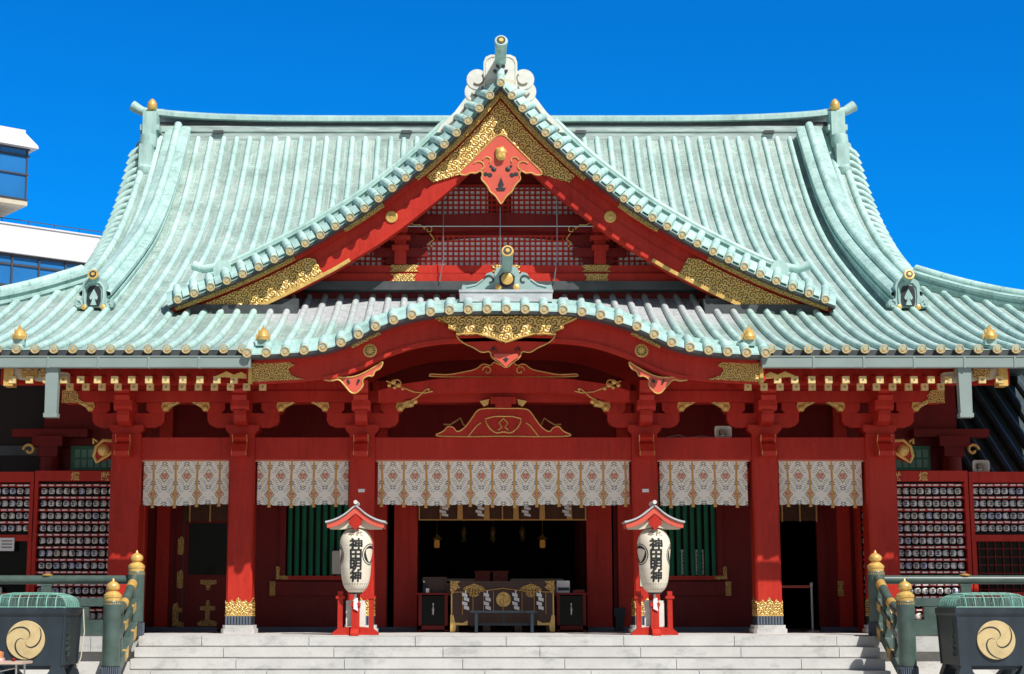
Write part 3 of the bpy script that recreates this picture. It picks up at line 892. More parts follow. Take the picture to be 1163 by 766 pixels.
for s, p in allr:
    x, z, nx, nz = p
    if abs(x) < 0.02: nx, nz = 0, 1.3
    gb.tube([(x, GY - 0.09, z), (x, GY - 0.03, z + 0.004), (x + nx * 0.11, GY + 0.08, z + nz * 0.13), (x + nx * 0.22, GY + 0.22, z + nz * 0.24), (x + nx * 0.36, GY + 0.5, z + nz * 0.37)], 0.080, 'copper_roll', n=10)
    caps_g.append((x, GY - 0.095, z))
for S in (Lr, Rr):   # framed pans between the rolls
    for i in range(len(S) - 1):
        p, r2 = S[i], S[i + 1]
        def lp(t, h, fy):
            x = p[0] + (r2[0] - p[0]) * t; z = p[1] + (r2[1] - p[1]) * t
            nx = (p[2] + r2[2]) / 2; nz = (p[3] + r2[3]) / 2
            return (x + nx * h, GY + fy, z + nz * h)
        A = [lp(0.30, 0.03, -0.015), lp(0.70, 0.03, -0.015), lp(0.70, 0.235, 0.19), lp(0.30, 0.235, 0.19)]
        gb.add(A + [(v[0], v[1] + 0.03, v[2]) for v in A], [(0, 1, 2, 3), (0, 1, 5, 4), (1, 2, 6, 5), (2, 3, 7, 6), (3, 0, 4, 7)], 'copper_roll')
gable = gb.build('dormer_gable_roof', hall, ang=50)
for p in caps_g: dup(CAP, gable, p)
# gable ridges that follow the slope
for s in (-1, 1):
    q = MB()
    S = [p for p in half_pts(CC, 5.45, 0.12, s) if abs(p[0]) > 0.75]
    y0 = GY + 0.46
    def at(p, h, y): return (p[0] + p[2] * h, y, p[1] + p[3] * h)
    rows = []
    for h, y in ((0.20, y0), (0.385, y0), (0.39, y0 - 0.04), (0.42, y0 - 0.04), (0.425, y0), (0.455, y0), (0.46, y0 + 0.35), (0.2, y0 + 0.35)):
        rows.append([at(p, h, y) for p in S])
    q.grid(rows, 'copper_box')
    q.tube([at(p, 0.46, y0 + 0.03) for p in S], 0.058, 'copper_roll', n=8)
    e = S[-1]
    q.tube([at(e, 0.46, y0), (at(e, 0.46, y0)[0] + s * 0.30, y0, at(e, 0.46, y0)[2] - 0.05), (at(e, 0.46, y0)[0] + s * 0.5, y0, at(e, 0.46, y0)[2] + 0.03)], [0.08, 0.085, 0.10], 'copper_roll', n=10)
    b = at(e, 0.2, y0)
    q.prism([(b[0] - 0.16, b[2] - 0.05), (b[0] - 0.19, b[2] + 0.18), (b[0] - 0.10, b[2] + 0.34), (b[0] + 0.10, b[2] + 0.34), (b[0] + 0.19, b[2] + 0.18), (b[0] + 0.16, b[2] - 0.05)], y0 - 0.12, y0 + 0.2, 'copper_box')
    q.build('gable_ridge', gable)
# crest at the apex: white ogre tile
q = MB()
yo, z0 = GY + 0.30, 10.80
def orn(pts): return [(a, z0 + b) for a, b in pts]
q.prism(orn([(-0.34, -0.15), (-0.34, 0.52), (-0.30, 0.63), (-0.20, 0.68), (0.20, 0.68), (0.30, 0.63), (0.34, 0.52), (0.34, -0.15)]), yo, yo + 0.28, 'white_plaster')
def circ(cx, cz, r, n=22): return [(cx + r * cos(2 * pi * k / n), cz + r * sin(2 * pi * k / n)) for k in range(n)]
for e in (-1, 1):
    q.prism(orn(circ(e * 0.47, 0.17, 0.21)), yo + 0.02, yo + 0.25, 'white_plaster')
    q.prism(orn(circ(e * 0.50, -0.08, 0.22)), yo + 0.035, yo + 0.24, 'white_plaster')
    q.prism(orn([(e * 0.1, 0.1), (e * 0.55, -0.02), (e * 0.74, -0.25), (e * 0.92, -0.50), (e * 1.20, -0.78), (e * 1.28, -0.92), (e * 1.15, -0.92), (e * 0.9, -0.75), (e * 0.5, -0.5), (e * 0.2, -0.2)]), yo + 0.05, yo + 0.22, 'white_plaster')
    for (cx, cz, r0, r1, a0, a1) in ((0.47, 0.17, 0.15, 0.10, 2.4, 5.4), (0.50, -0.06, 0.16, 0.10, 2.6, 5.6), (0.44, -0.22, 0.22, 0.24, 3.3, 5.4)):
        q.tube([(e * a, yo + 0.01, z0 + b) for a, b in scroll(cx, cz, r0, r1, a0, a1)], 0.019, 'faded_ink', n=6)
    q.tube([(e * a, yo + 0.035, z0 + b) for a, b in [(0.55, -0.3), (0.72, -0.42), (0.86, -0.62), (1.06, -0.80), (1.18, -0.88)]], 0.02, 'faded_ink', n=5)
    q.tube([(e * a, yo + 0.04, z0 + b) for a, b in [(0.30, -0.30), (0.5, -0.42), (0.66, -0.58), (0.82, -0.72)]], 0.016, 'faded_ink', n=5)
    q.tube([(e * a, yo - 0.005, z0 + b) for a, b in [(0.30, -0.1), (0.30, 0.50), (0.26, 0.58), (0.18, 0.63), (0.12, 0.63)]], 0.010, 'bone_paint', n=5)
    q.prism(orn([(e * 0.10, 0.05), (e * 0.30, 0.02), (e * 0.26, 0.14), (e * 0.12, 0.16)]), yo - 0.03, yo + 0.01, 'bone_paint')
    q.tube([(e * a, yo - 0.02, z0 + b) for a, b in scroll(0.09, 0.36, 0.09, 0.03, 1.6, 6.0)], [0.034] * 15, 'flashing', n=6)
q.tube([(0, yo - 0.02, z0 + 0.25), (0, yo - 0.03, z0 + 0.45)], [0.05, 0.02], 'white_plaster', n=8)
q.tube([(0, yo + 0.3, z0 + 0.48), (0, yo, z0 + 0.54), (0, yo - 0.34, z0 + 0.62), (0, yo - 0.68, z0 + 0.72)], [0.115, 0.115, 0.115, 0.125], 'copper_box', n=18)
def horn_end(q, X, y, z, k):
    for d0, d1, r0, r1, mt in ((0.0, 0.035, 0.135, 0.118, 'copper_roll'), (0.02, 0.042, 0.092, 0.088, 'iron_black'), (0.02, 0.065, 0.066, 0.04, 'gold_plain')):
        q.tube([(X, y - d0 * 0.9 * k, z + d0 * 0.25 * k), (X, y - d1 * 0.9 * k, z + d1 * 0.25 * k)], [r0 * k, r1 * k], mt, n=20)
horn_end(q, 0, yo - 0.68, z0 + 0.725, 1.0)
q.build('gable_crest', gable)
# barge boards
BY = GY + 0.40
for s in (-1, 1):
    q = MB()
    band(CC, 6.4, -0.36, -0.10, BY, BY + 0.13, 'vermilion_paint', q, sgn=(s,))
    band(CC, 6.4, -0.62, -0.35, BY - 0.035, BY + 0.13, 'vermilion_paint', q, sgn=(s,))
    band(CC, 6.2, -0.665, -0.60, BY - 0.075, BY + 0.16, 'vermilion_paint', q, sgn=(s,))
    band(CC, 6.5, -0.13, -0.05, BY - 0.20, BY + 0.1, 'vermilion_paint', q, sgn=(s,))
    q.build('bargeboard', gable)
    q = MB()
    band(CC, 1.78, -0.14, -0.04, BY - 0.24, BY - 0.19, 'gold_filigree_fine', q, sgn=(s,))
    q.build('gilt_strip', gable)
    q = MB()
    band(CC, 3.15, -0.14, -0.04, BY - 0.24, BY - 0.19, 'gold_filigree_fine', q, sgn=(s,), x0=2.35)
    q.build('gilt_strip', gable)
    q = MB()
    band(CC, 6.45, -0.14, -0.04, BY - 0.24, BY - 0.19, 'gold_filigree_fine', q, sgn=(s,), x0=4.1)
    q.build('gilt_strip', gable)
    q = MB()    # gold foot plate
    def lo(x): return -0.64 if x > 4.3 else -0.64 + (4.3 - x) * 0.0
    def hi(x): return -0.16 if x > 3.95 else -0.16 - 0.40 * (1 - max(0, (x - 3.3)) / 0.65)
    band(CC, 6.3, lo, hi, BY - 0.06, BY - 0.037, 'gold_filigree', q, sgn=(s,), x0=3.75)
    band(CC, 6.2, -0.67, -0.60, BY - 0.09, BY - 0.055, 'gold_plain', q, sgn=(s,), x0=3.3)
    q.build('gold_foot_plate', gable)
    q = MB()    # apex gold plate, stepped towards its end
    def hi2(x): return -0.15
    def lo2(x): return -0.62 if x < 1.15 else -0.62 + (x - 1.15) * 0.72
    band(CC, 1.62, lo2, hi2, BY - 0.075, BY - 0.038, 'gold_filigree', q, sgn=(s,))
    band(CC, 1.20, -0.67, -0.60, BY - 0.09, BY - 0.05, 'gold_plain', q, sgn=(s,))
    q.build('apex_gold_plate', gable)
    q = MB()
    x = 2.42; cx, cz = s * x * 1.0 - s * 0.25, CC(x) - 0.26
    q.lathe([(0.115, 0.02), (0.12, -0.02), (0.09, -0.03), (0.085, -0.018), (0.05, -0.02), (0.01, -0.04)], (cx, BY - 0.04, cz), 'gold_plain', n=22, axis='y')
    q.build('gold_boss', gable)
# red pendant (gegyo) in the apex
q = MB()
w = [(0.0, 9.86), (0.30, 9.55), (0.62, 9.22), (0.86, 8.98), (0.70, 8.95), (0.60, 9.02), (0.50, 8.99), (0.40, 9.06), (0.36, 8.98), (0.40, 8.88), (0.32, 8.80), (0.26, 8.72), (0.22, 8.62), (0.12, 8.55), (0.05, 8.44), (0.0, 8.36)]
w = w + [(-a, b) for a, b in w[::-1]][1:-1]
w = [p for p in chaikin(w, 2)]
q.prism(w, BY - 0.17, BY - 0.08, 'pale_red_paint')
q.tube([(a, BY - 0.175, b) for a, b in w + [w[0]]], 0.014, 'gold_plain', n=5)
for e in (-1, 1):
    q.tube([(e * a, BY - 0.18, b) for a, b in scroll(0.42, 9.12, 0.14, 0.05, 0.6, 4.4)], 0.013, 'gold_plain', n=5)
    q.tube([(e * a, BY - 0.18, b) for a, b in scroll(0.26, 9.25, 0.10, 0.04, 0.2, 3.9)], 0.013, 'gold_plain', n=5)
    for cx, cz, rr in ((0.14, 9.08, 0.055), (0.22, 8.96, 0.05), (0.30, 8.98, 0.045), (0.20, 9.14, 0.03)):
        q.lathe([(rr, 0.0), (rr * 0.8, -0.008)], (e * cx, BY - 0.172, cz), 'iron_black', n=12, axis='y')
q.prism([(a, b) for a, b in [(0, 8.92), (0.06, 8.76), (0.03, 8.70), (0.10, 8.70), (0.07, 8.64), (-0.07, 8.64), (-0.10, 8.70), (-0.03, 8.70), (-0.06, 8.76)]], BY - 0.182, BY - 0.168, 'iron_black')
q.lathe([(0.12, 0.0), (0.13, -0.05), (0.08, -0.10), (0.01, -0.12)], (0, BY - 0.17, 9.42), 'gold_plain', n=5, axis='y')
q.lathe([(0.09, 0.0), (0.10, -0.04), (0.05, -0.08)], (0, BY - 0.20, 9.34), 'gold_plain', n=10, axis='y')
q.build('gable_pendant', gable)

# gable wall with lattice
WY = 2.3
q = MB()
wp = [(-5.6, 6.2)] + [(p[0], p[1] - 0.05) for p in half_pts(CC, 5.6, 0.4, -1)[::-1]] + [(p[0], p[1] - 0.05) for p in half_pts(CC, 5.6, 0.4, 1)[1:]] + [(5.6, 6.2)]
q.prism(wp, WY, WY + 0.15, 'maroon_lacquer')
wall_g = q.build('gable_wall', hall)
def in_gable(x, z, m=0.55): return z < CC(abs(x)) - m
def panel(pts):
    q = MB(); q.prism(pts, WY - 0.012, WY + 0.01, 'white_board'); q.build('lattice_backing', wall_g)
arch_b = lambda x: 7.95 - 0.05 * x * x
panel([(-1.74, 7.34)] + [(-1.74 + 3.48 * k / 24, arch_b(-1.74 + 3.48 * k / 24)) for k in range(25)] + [(1.74, 7.34)])
for s in (-1, 1):
    panel([(s * 0.24, 8.40), (s * 2.15, 8.40), (s * 1.35, 9.0), (s * 0.24, 9.0)])
    panel([(s * 2.42, 7.34), (s * 3.75, 7.34), (s * 3.2, 7.62), (s * 2.42, 7.98)])
q = MB()       # red bars
for k in range(70):
    x = -3.864 + k * 0.112
    q.box(x - 0.019, x + 0.019, WY - 0.035, WY - 0.0125, 7.33, min(8.0, CC(abs(x)) - 0.6), 'vermilion_paint')
    if abs(x) < 2.2: q.box(x - 0.019, x + 0.019, WY - 0.035, WY - 0.0125, 8.38, max(8.39, min(9.05, CC(abs(x)) - 0.55)), 'vermilion_paint')
for j in range(7): q.box(-3.86, 3.86, WY - 0.033, WY - 0.0128, 7.35 + j * 0.104 - 0.018, 7.35 + j * 0.104 + 0.018, 'vermilion_paint')
for j in range(7): q.box(-2.2, 2.2, WY - 0.033, WY - 0.0128, 8.42 + j * 0.104 - 0.018, 8.42 + j * 0.104 + 0.018, 'vermilion_paint')
q.build('lattice', wall_g)
q = MB()       # base beams
q.box(-4.6, 4.6, WY - 0.22, WY - 0.0, 7.17, 7.33, 'vermilion_paint')
q.box(-4.9, 4.9, WY - 0.28, WY - 0.0, 6.98, 7.15, 'vermilion_paint')
q.build('base_beam', wall_g)
q = MB()
q.box(-5.2, 5.2, WY - 0.36, WY + 0.05, 6.80, 6.975, 'flashing')
for s in (-1, 1):
    q.box(min(s * 4.0, s * 6.2), max(s * 4.0, s * 6.2), BY - 0.11, WY, 6.16, 6.36, 'flashing')
    q.box(min(s * 4.0, s * 5.3), max(s * 4.0, s * 5.3), BY + 0.01, WY, 6.36, 6.50, 'flashing')
q.build('lead_flashing', wall_g)
for X in (-1.95, 0.12, 1.95):
    q = MB()
    w = [(-0.30, 0.03), (-0.22, 0.08), (-0.30, 0.14), (-0.24, 0.17), (0.24, 0.17), (0.30, 0.14), (0.22, 0.08), (0.30, 0.03)]
    q.prism([(X + a, 7.165 + b) for a, b in w], WY - 0.24, WY - 0.222, 'gold_filigree_fine')
    w = [(-0.24, 0.0), (-0.20, 0.08), (-0.26, 0.15), (0.26, 0.15), (0.20, 0.08), (0.24, 0.0)]
    q.prism([(X + a, 6.99 + b) for a, b in w], WY - 0.30, WY - 0.282, 'gold_filigree_fine')
    q.build('gold_fitting', wall_g)
q = MB()       # arched tie beam
tb = [(-2.2, 8.00), (-1.6, 8.03), (0, 8.10), (1.6, 8.03), (2.2, 8.00), (2.2, 8.27), (1.6, 8.38), (0, 8.44), (-1.6, 8.38), (-2.2, 8.27)]
q.prism([(a, b - 0.02) for a, b in tb], WY - 0.26, WY - 0.05, 'maroon_lacquer')
for s in (-1, 1):
    q.prism([(s * 1.70, 7.36), (s * 1.62, 7.7), (s * 1.35, 7.92), (s * 2.0, 8.05), (s * 2.3, 7.9), (s * 2.3, 7.36)], WY - 0.14, WY - 0.03, 'maroon_lacquer')
q.build('arched_beam', wall_g)
for s in (-1, 1):
    q = MB()
    x = s * 2.02
    q.box(x - 0.12, x + 0.12, WY - 0.34, WY - 0.27, 7.34, 8.02, 'vermilion_paint')
    for z, w in ((7.62, 0.17), (7.82, 0.20), (7.98, 0.15)): q.box(x - w, x + w, WY - 0.42, WY - 0.2, z, z + 0.09, 'vermilion_paint')
    q.box(x - 0.55, x + 0.55, WY - 0.27, WY - 0.145, 7.50, 7.68, 'maroon_lacquer')
    q.box(x - 0.15, x + 0.15, WY - 0.46, WY - 0.2, 8.075, 8.20, 'gold_plain')
    q.build('strut', wall_g)
    q = MB()
    q.tube([(s * a, WY - 0.28, b) for a, b in scroll(1.45, 8.06, 0.09, 0.03, 0.0, 6.6)], 0.012, 'gold_plain', n=5)
    q.tube([(s * a, WY - 0.28, b) for a, b in [(1.54, 8.08), (1.62, 8.16), (1.74, 8.15), (1.84, 8.20)]], 0.013, 'gold_plain', n=5)
    q.tube([(s * a, WY - 0.28, b) for a, b in [(1.42, 7.97), (1.34, 7.86), (1.44, 7.78), (1.38, 7.70)]], 0.013, 'gold_plain', n=5)
    q.build('gold_scroll', wall_g)
for pth in ([(-1.15, WY - 0.40, 8.95), (-1.15, WY - 0.40, 7.45), (-1.22, WY - 0.40, 6.95)], [(1.15, WY - 0.40, 8.95), (1.15, WY - 0.40, 7.45), (1.08, WY - 0.40, 6.95)], [(0, WY - 0.40, 8.5), (0, WY - 0.40, 7.3)], [(-1.95, WY - 0.40, 8.10), (1.95, WY - 0.40, 8.10)]):
    q = MB(); q.tube(pth, 0.012, 'steel', n=5); q.build('cable', wall_g)

# ---- eaves of the porch: soffit, gutters, rafters
for s in (-1, 1):
    q = MB()
    a, b = (s * 4.40, s * 12.3)
    q.box(min(a, b), max(a, b), -2.50, -2.40, 4.60, 4.75, 'vermilion_paint')
    q.grid([[(a, -2.42, 4.66), (b, -2.42, 4.66)], [(a, 2.4, 5.30), (b, 2.4, 5.30)]], 'vermilion_paint')
    q.build('soffit', hall)
for s in (-1, 1):
    q = MB()
    x0, x1 = (s * 4.40, s * 12.3)
    lo, hi = min(x0, x1), max(x0, x1)
    q.box(lo, hi, -2.80, -2.795, 4.545, 4.725, 'gutter_paint')
    q.box(lo, hi, -2.80, -2.66, 4.54, 4.548, 'gutter_paint')
    q.box(lo, hi, -2.665, -2.66, 4.54, 4.70, 'gutter_paint')
    q.box(lo, hi, -2.815, -2.79, 4.722, 4.740, 'gutter_paint')
    x = 4.40
    while x < 12.2:
        q.box(s * x - 0.018, s * x + 0.018, -2.812, -2.655, 4.534, 4.735, 'gutter_paint'); x += 0.862
    q.build('gutter', hall)
    q = MB()
    X = -7.79 if s < 0 else 7.86
    q.prism([(X - 0.11, 4.55), (X - 0.10, 3.70), (X + 0.10, 3.70), (X + 0.11, 4.55)], -2.74, -2.58, 'gutter_paint')
    q.prism([(X - 0.12, 3.76), (X - 0.115, 3.69), (X + 0.115, 3.69), (X + 0.12, 3.76)], -2.755, -2.57, 'gutter_paint')
    q.build('downspout', hall)
raf = []
def rafter(X, low):
    q = MB()
    if low: y0, y1, z0, z1 = -1.95, 2.3, 4.315, 5.0
    else: y0, y1, z0, z1 = -2.36, 0.3, 4.385, 4.85
    h = 0.055
    q.prism([(y0, z0 - h), (y1, z1 - h), (y1, z1 + h), (y0, z0 + h)], X - h, X + h, 'vermilion_paint', 'yz')
    o = q.build('rafter', hall)
    c = MB()
    c.box(X - h - 0.006, X + h + 0.006, y0 - 0.012, y0 + 0.05, z0 - h - 0.006, z0 + h + 0.006, 'gold_pale')
    c.box(X - 0.016, X + 0.016, y0 - 0.016, y0 - 0.011, z0 - 0.016, z0 + 0.016, 'faded_ink')
    c.build('rafter_cap', o)
for s in (-1, 1):
    for k in range(13):
        rafter(s * (4.27 + 0.283 * k), True)
    for k in range(14):
        rafter(s * (4.72 + 0.296 * k), False)
for s in (-1, 1):
    q = MB(); q.box(min(s * 4.3, s * 8.9), max(s * 4.3, s * 8.9), -1.90, -1.80, 4.36, 4.66, 'vermilion_paint'); q.build('eave_board', hall)
q = MB(); q.box(-8.2, 8.2, -0.20, 0.20, 4.255, 4.47, 'vermilion_paint'); q.box(-7.9, -2.9, -0.16, 0.2, 4.47, 4.70, 'vermilion_paint'); q.box(2.9, 7.9, -0.16, 0.2, 4.47, 4.70, 'vermilion_paint'); q.build('purlin', hall)
for s in (-1, 1):       # gilded corner pieces of the eave
    q = MB()
    x = 8.12
    q.prism([(s * a, b) for a, b in [(7.62, 4.34), (8.55, 4.42), (8.66, 4.40), (8.66, 4.60), (7.62, 4.52)]], -2.30, -2.12, 'bone_paint')
    q.box(min(s * 8.56, s * 8.72), max(s * 8.56, s * 8.72), -2.36, -2.10, 4.28, 4.62, 'gold_plain')
    for a in (7.95, 8.28):
        q.prism([(s * (a - 0.13), 4.43), (s * (a + 0.13), 4.43), (s * (a + 0.15), 4.58), (s * (a - 0.15), 4.58)], -2.34, -2.31, 'gold_filigree_fine')
    q.build('corner_gilding', hall)
    q = MB(); q.prism([(s * a, b) for a, b in [(7.78, 4.24), (8.22, 4.24), (8.22, 4.48), (7.98, 4.48), (7.90, 4.38), (7.92, 4.32)]], -0.225, -0.202, 'gold_filigree_fine'); q.build('beam_end_gilding', hall)

# ---- columns and brackets
COLX = (-6.99, -4.845, -2.62, 2.62, 4.85, 6.99)
def chamfer(X, Y, h, c): return [(X - h, Y - h + c), (X - h + c, Y - h), (X + h - c, Y - h), (X + h, Y - h + c), (X + h, Y + h - c), (X + h - c, Y + h), (X - h + c, Y + h), (X - h, Y + h - c)]
for ci, X in enumerate(COLX):
    h = 0.27 if ci in (0, 5) else 0.235
    q = MB(); q.prism(chamfer(X, 0, h, 0.035), 0.16, 3.66, 'vermilion_paint', 'xy'); col = q.build('column', hall, smooth=False)
    q = MB()
    q.prism(chamfer(X, 0, h + 0.07, 0.05), 0.01, 0.10, 'granite', 'xy'); q.prism(chamfer(X, 0, h + 0.045, 0.05), 0.10, 0.165, 'granite', 'xy'); q.build('base_stone', col, smooth=False)
    q = MB()
    q.prism(chamfer(X, 0, h + 0.012, 0.035), 0.165, 0.335, 'iron_black', 'xy')
    for k in range(9):
        xx = X - h + 0.02 + k * (2 * h - 0.04) / 8; q.box(xx - 0.014, xx + 0.014, -h - 0.02, -h - 0.008, 0.17, 0.33, 'slate_sill')
    q.build('iron_sleeve', col, smooth=False)
    q = MB()
    a = h - 0.005
    top = [(-a, 0.34), (a, 0.34), (a, 0.60), (a * 0.8, 0.56), (a * 0.55, 0.63), (a * 0.3, 0.57), (0, 0.67), (-a * 0.3, 0.57), (-a * 0.55, 0.63), (-a * 0.8, 0.56), (-a, 0.60)]
    q.prism([(X + u, v) for u, v in top], -h - 0.012, -h + 0.004, 'gold_filigree_fine')
    for e in (-1, 1):
        q.prism([(v, w) for v, w in [(-h + 0.03, 0.34), (h - 0.03, 0.34), (h - 0.03, 0.6), (0, 0.67), (-h + 0.03, 0.6)]], X + e * (h - 0.004), X + e * (h + 0.012), 'gold_filigree_fine', 'yz')
    q.prism(chamfer(X, 0, h + 0.016, 0.035), 0.325, 0.35, 'gold_plain', 'xy')
    q.build('gold_sleeve', col, smooth=False)
    if ci in (2, 3):
        q = MB(); q.box(X - 0.06, X + 0.06, -h - 0.012, -h - 0.001, 2.58, 2.64, 'white_paper'); q.build('name_plate', col, smooth=False)
        q = MB(); q.box(X - 0.13, X - 0.09, -h - 0.015, -h - 0.001, 0.86, 1.05, 'bone_paint'); q.build('paper_notice', col, smooth=False)
    # bracket set
    q = MB()
    q.prism([(X - 0.20, 3.62), (X + 0.20, 3.62), (X + 0.31, 3.74), (X + 0.31, 3.83), (X - 0.31, 3.83), (X - 0.31, 3.74)], -0.24, 0.24, 'vermilion_paint')
    armp = [(-0.67, 4.06), (-0.67, 3.92), (-0.62, 3.84), (-0.50, 3.79), (0.50, 3.79), (0.62, 3.84), (0.67, 3.92), (0.67, 4.06)]
    q.prism([(X + a, b) for a, b in armp], -0.11, 0.11, 'vermilion_paint')
    for e in (-0.54, 0.54):
        q.prism([(X + e - 0.14, 4.06), (X + e + 0.14, 4.06), (X + e + 0.20, 4.12), (X + e + 0.20, 4.25), (X + e - 0.20, 4.25), (X + e - 0.20, 4.12)], -0.17, 0.17, 'vermilion_paint')
    q.prism([(-0.10, 3.79), (-0.42, 3.80), (-0.56, 3.86), (-0.62, 3.97), (-0.62, 4.06), (-0.10, 4.06)], X - 0.112, X + 0.112, 'vermilion_paint', 'yz')
    q.prism([(-0.12, 4.06), (-0.60, 4.06), (-0.66, 4.13), (-0.66, 4.24), (-0.12, 4.24)], X - 0.17, X + 0.17, 'vermilion_paint', 'yz')
    q.prism([(-0.18, 4.24), (-0.72, 4.24), (-0.78, 4.32), (-0.76, 4.36), (-0.82, 4.42), (-0.86, 4.58), (-0.18, 4.60)], X - 0.135, X + 0.135, 'vermilion_paint', 'yz')
    br = q.build('bracket_set', hall, smooth=False)
    q = MB()
    q.prism([(-0.10, 3.63), (-0.56, 3.63), (-0.60, 3.56), (-0.53, 3.48), (-0.62, 3.44), (-0.68, 3.30), (-0.66, 3.22), (-0.10, 3.22)], X - 0.125, X + 0.125, 'vermilion_paint', 'yz')
    for e in (-1, 1):
        q.tube([(X + e * 0.128, -0.58, 3.61), (X + e * 0.128, -0.52, 3.48), (X + e * 0.128, -0.66, 3.30), (X + e * 0.128, -0.64, 3.23)], 0.009, 'gold_plain', n=5)
    q.build('carved_nose', br, smooth=False)
    for e in (-1, 1):
        if ci in (0, 5) and (e < 0) == (ci == 0) : pass
        cx = X + e * 0.76
        q = MB()
        q.prism([(cx + e * a, 4.22 + b) for a, b in [(-0.14, -0.05), (-0.10, -0.13), (-0.02, -0.13), (0.02, -0.07), (0.10, -0.02), (0.20, 0.03), (0.16, 0.06), (-0.12, 0.04)]], -0.19, -0.08, 'gold_plain')
        q.lathe([(0.055, 0.0), (0.05, -0.03), (0.02, -0.05)], (cx - e * 0.06, -0.19, 4.15), 'gold_plain', n=10, axis='y')
        q.tube([(cx + e * a, -0.20, 4.22 + b) for a, b in [(-0.02, -0.04), (0.04, 0.0), (0.10, -0.01), (0.16, 0.04)]], 0.012, 'gold_pale', n=5)
        q.build('gilt_carving', br, smooth=False)
    if ci in (0, 5):    # side-facing carved head with gold lines
        s = -1 if ci == 0 else 1
        q = MB()
        c0, z0_ = X + s * 0.30, 3.38
        q.prism([(c0 - s * 0.04, z0_ + 0.16), (c0 + s * 0.14, z0_ + 0.17), (c0 + s * 0.26, z0_ + 0.06), (c0 + s * 0.30, z0_ - 0.12), (c0 + s * 0.22, z0_ - 0.22), (c0 - s * 0.04, z0_ - 0.10)], -0.16, 0.1, 'vermilion_paint')
        q.tube([(c0 + s * a, -0.17, z0_ + b) for a, b in [(-0.02, 0.16), (0.14, 0.17), (0.27, 0.05), (0.31, -0.12), (0.25, -0.24), (0.16, -0.18), (0.06, -0.12), (-0.03, -0.05)]], 0.030, 'gold_plain', n=6)
        q.lathe([(0.115, 0.01), (0.105, -0.04), (0.06, -0.09), (0.01, -0.10)], (c0 + s * 0.13, -0.17, z0_ - 0.02), 'gold_plain', n=14, axis='y')
        q.tube([(c0 + s * a, -0.17, z0_ + b) for a, b in [(0.25, 0.14), (0.33, 0.19), (0.32, 0.10)]], 0.024, 'gold_plain', n=5)
        q.build('side_carving', br, smooth=False)
# lintel beams between the columns
for i in range(5):
    q = MB(); a, b = COLX[i] + 0.24, COLX[i + 1] - 0.24
    q.box(a, b, -0.16, 0.16, 3.20, 3.60, 'vermilion_paint')
    q.box(a, b, -0.10, 0.10, 3.175, 3.199, 'pale_red_paint')
    q.build('lintel_beam', hall, smooth=False)
# curved rainbow beam in the centre bay
q = MB()
top = [(-2.3, 4.40), (-1.9, 4.52), (-1.2, 4.62), (0, 4.66), (1.2, 4.62), (1.9, 4.52), (2.3, 4.40)]
bot = [(2.3, 4.20), (1.9, 4.22), (1.5, 4.30), (1.2, 4.36), (0.6, 4.385), (0, 4.40), (-0.6, 4.385), (-1.2, 4.36), (-1.5, 4.30), (-1.9, 4.22), (-2.3, 4.20)]
q.prism(top + bot, -0.75, -0.45, 'vermilion_paint')
rb = q.build('rainbow_beam', hall)
for s in (-1, 1):
    q = MB()
    q.tube([(s * a, -0.76, b) for a, b in [(2.15, 4.58), (1.85, 4.46), (1.65, 4.38), (1.45, 4.36), (1.30, 4.39)]], 0.012, 'gold_plain', n=5)
    q.tube([(s * a, -0.76, b) for a, b in scroll(1.95, 4.52, 0.10, 0.03, 0, 6)], 0.013, 'gold_plain', n=5)
    q.tube([(s * a, -0.76, b) for a, b in [(1.7, 4.22), (1.58, 4.28), (1.50, 4.36), (1.40, 4.44), (1.36, 4.37)]], 0.013, 'gold_plain', n=5)
    q.prism([(s * a, b) for a, b in [(1.80, 4.10), (1.66, 4.12), (1.62, 4.20), (1.74, 4.22), (1.84, 4.18)]], -0.74, -0.6, 'gold_plain')
    for a, b, r in ((2.02, 4.56, .05), (2.10, 4.50, .04), (1.93, 4.50, .045), (1.85, 4.44, .035), (2.0, 4.46, .035), (1.62, 4.20, .045), (1.70, 4.15, .05), (1.38, 4.43, .03)):
        q.lathe([(r, 0.0), (r * 0.9, -0.015), (r * 0.3, -0.03)], (s * a, -0.755, b), 'gold_plain', n=8, axis='y')
    q.build('gold_scroll', rb)
q = MB()       # carving on top of the beam
w = [(0.0, 4.66), (1.38, 4.66), (1.36, 4.72), (1.22, 4.71), (1.0, 4.70), (0.75, 4.75), (0.5, 4.80), (0.38, 4.92), (0.24, 4.86), (0.18, 4.95), (0.08, 4.88), (0, 4.9)]
w = w + [(-a, b) for a, b in w[::-1]][1:-1]
w = chaikin(w)
q.prism(w, -0.70, -0.55, 'vermilion_paint')
q.tube([(a, -0.71, b) for a, b in w + [w[0]]], 0.012, 'gold_plain', n=5)
for e in (-1, 1): q.tube([(e * a, -0.71, b) for a, b in scroll(0.30, 4.78, 0.09, 0.03, 0, 6)], 0.012, 'gold_plain', n=5)
q.build('beam_carving', rb)
q = MB()       # frog-leg strut above the lintel
w = [(0.0, 4.13), (0.40, 4.13), (0.50, 4.08), (0.60, 3.92), (0.72, 3.76), (0.86, 3.68), (0.92, 3.78), (1.04, 3.80), (1.10, 3.70), (1.34, 3.61), (0.66, 3.60), (0.0, 3.61)]
w = w + [(-a, b) for a, b in w[::-1]][1:-1]
w = chaikin(w)
q.prism(w, -0.30, -0.16, 'vermilion_paint')
fs = q.build('frog_leg_strut', hall)
q = MB()
q.tube([(a, -0.31, b) for a, b in w + [w[0]]], 0.012, 'gold_plain', n=5)
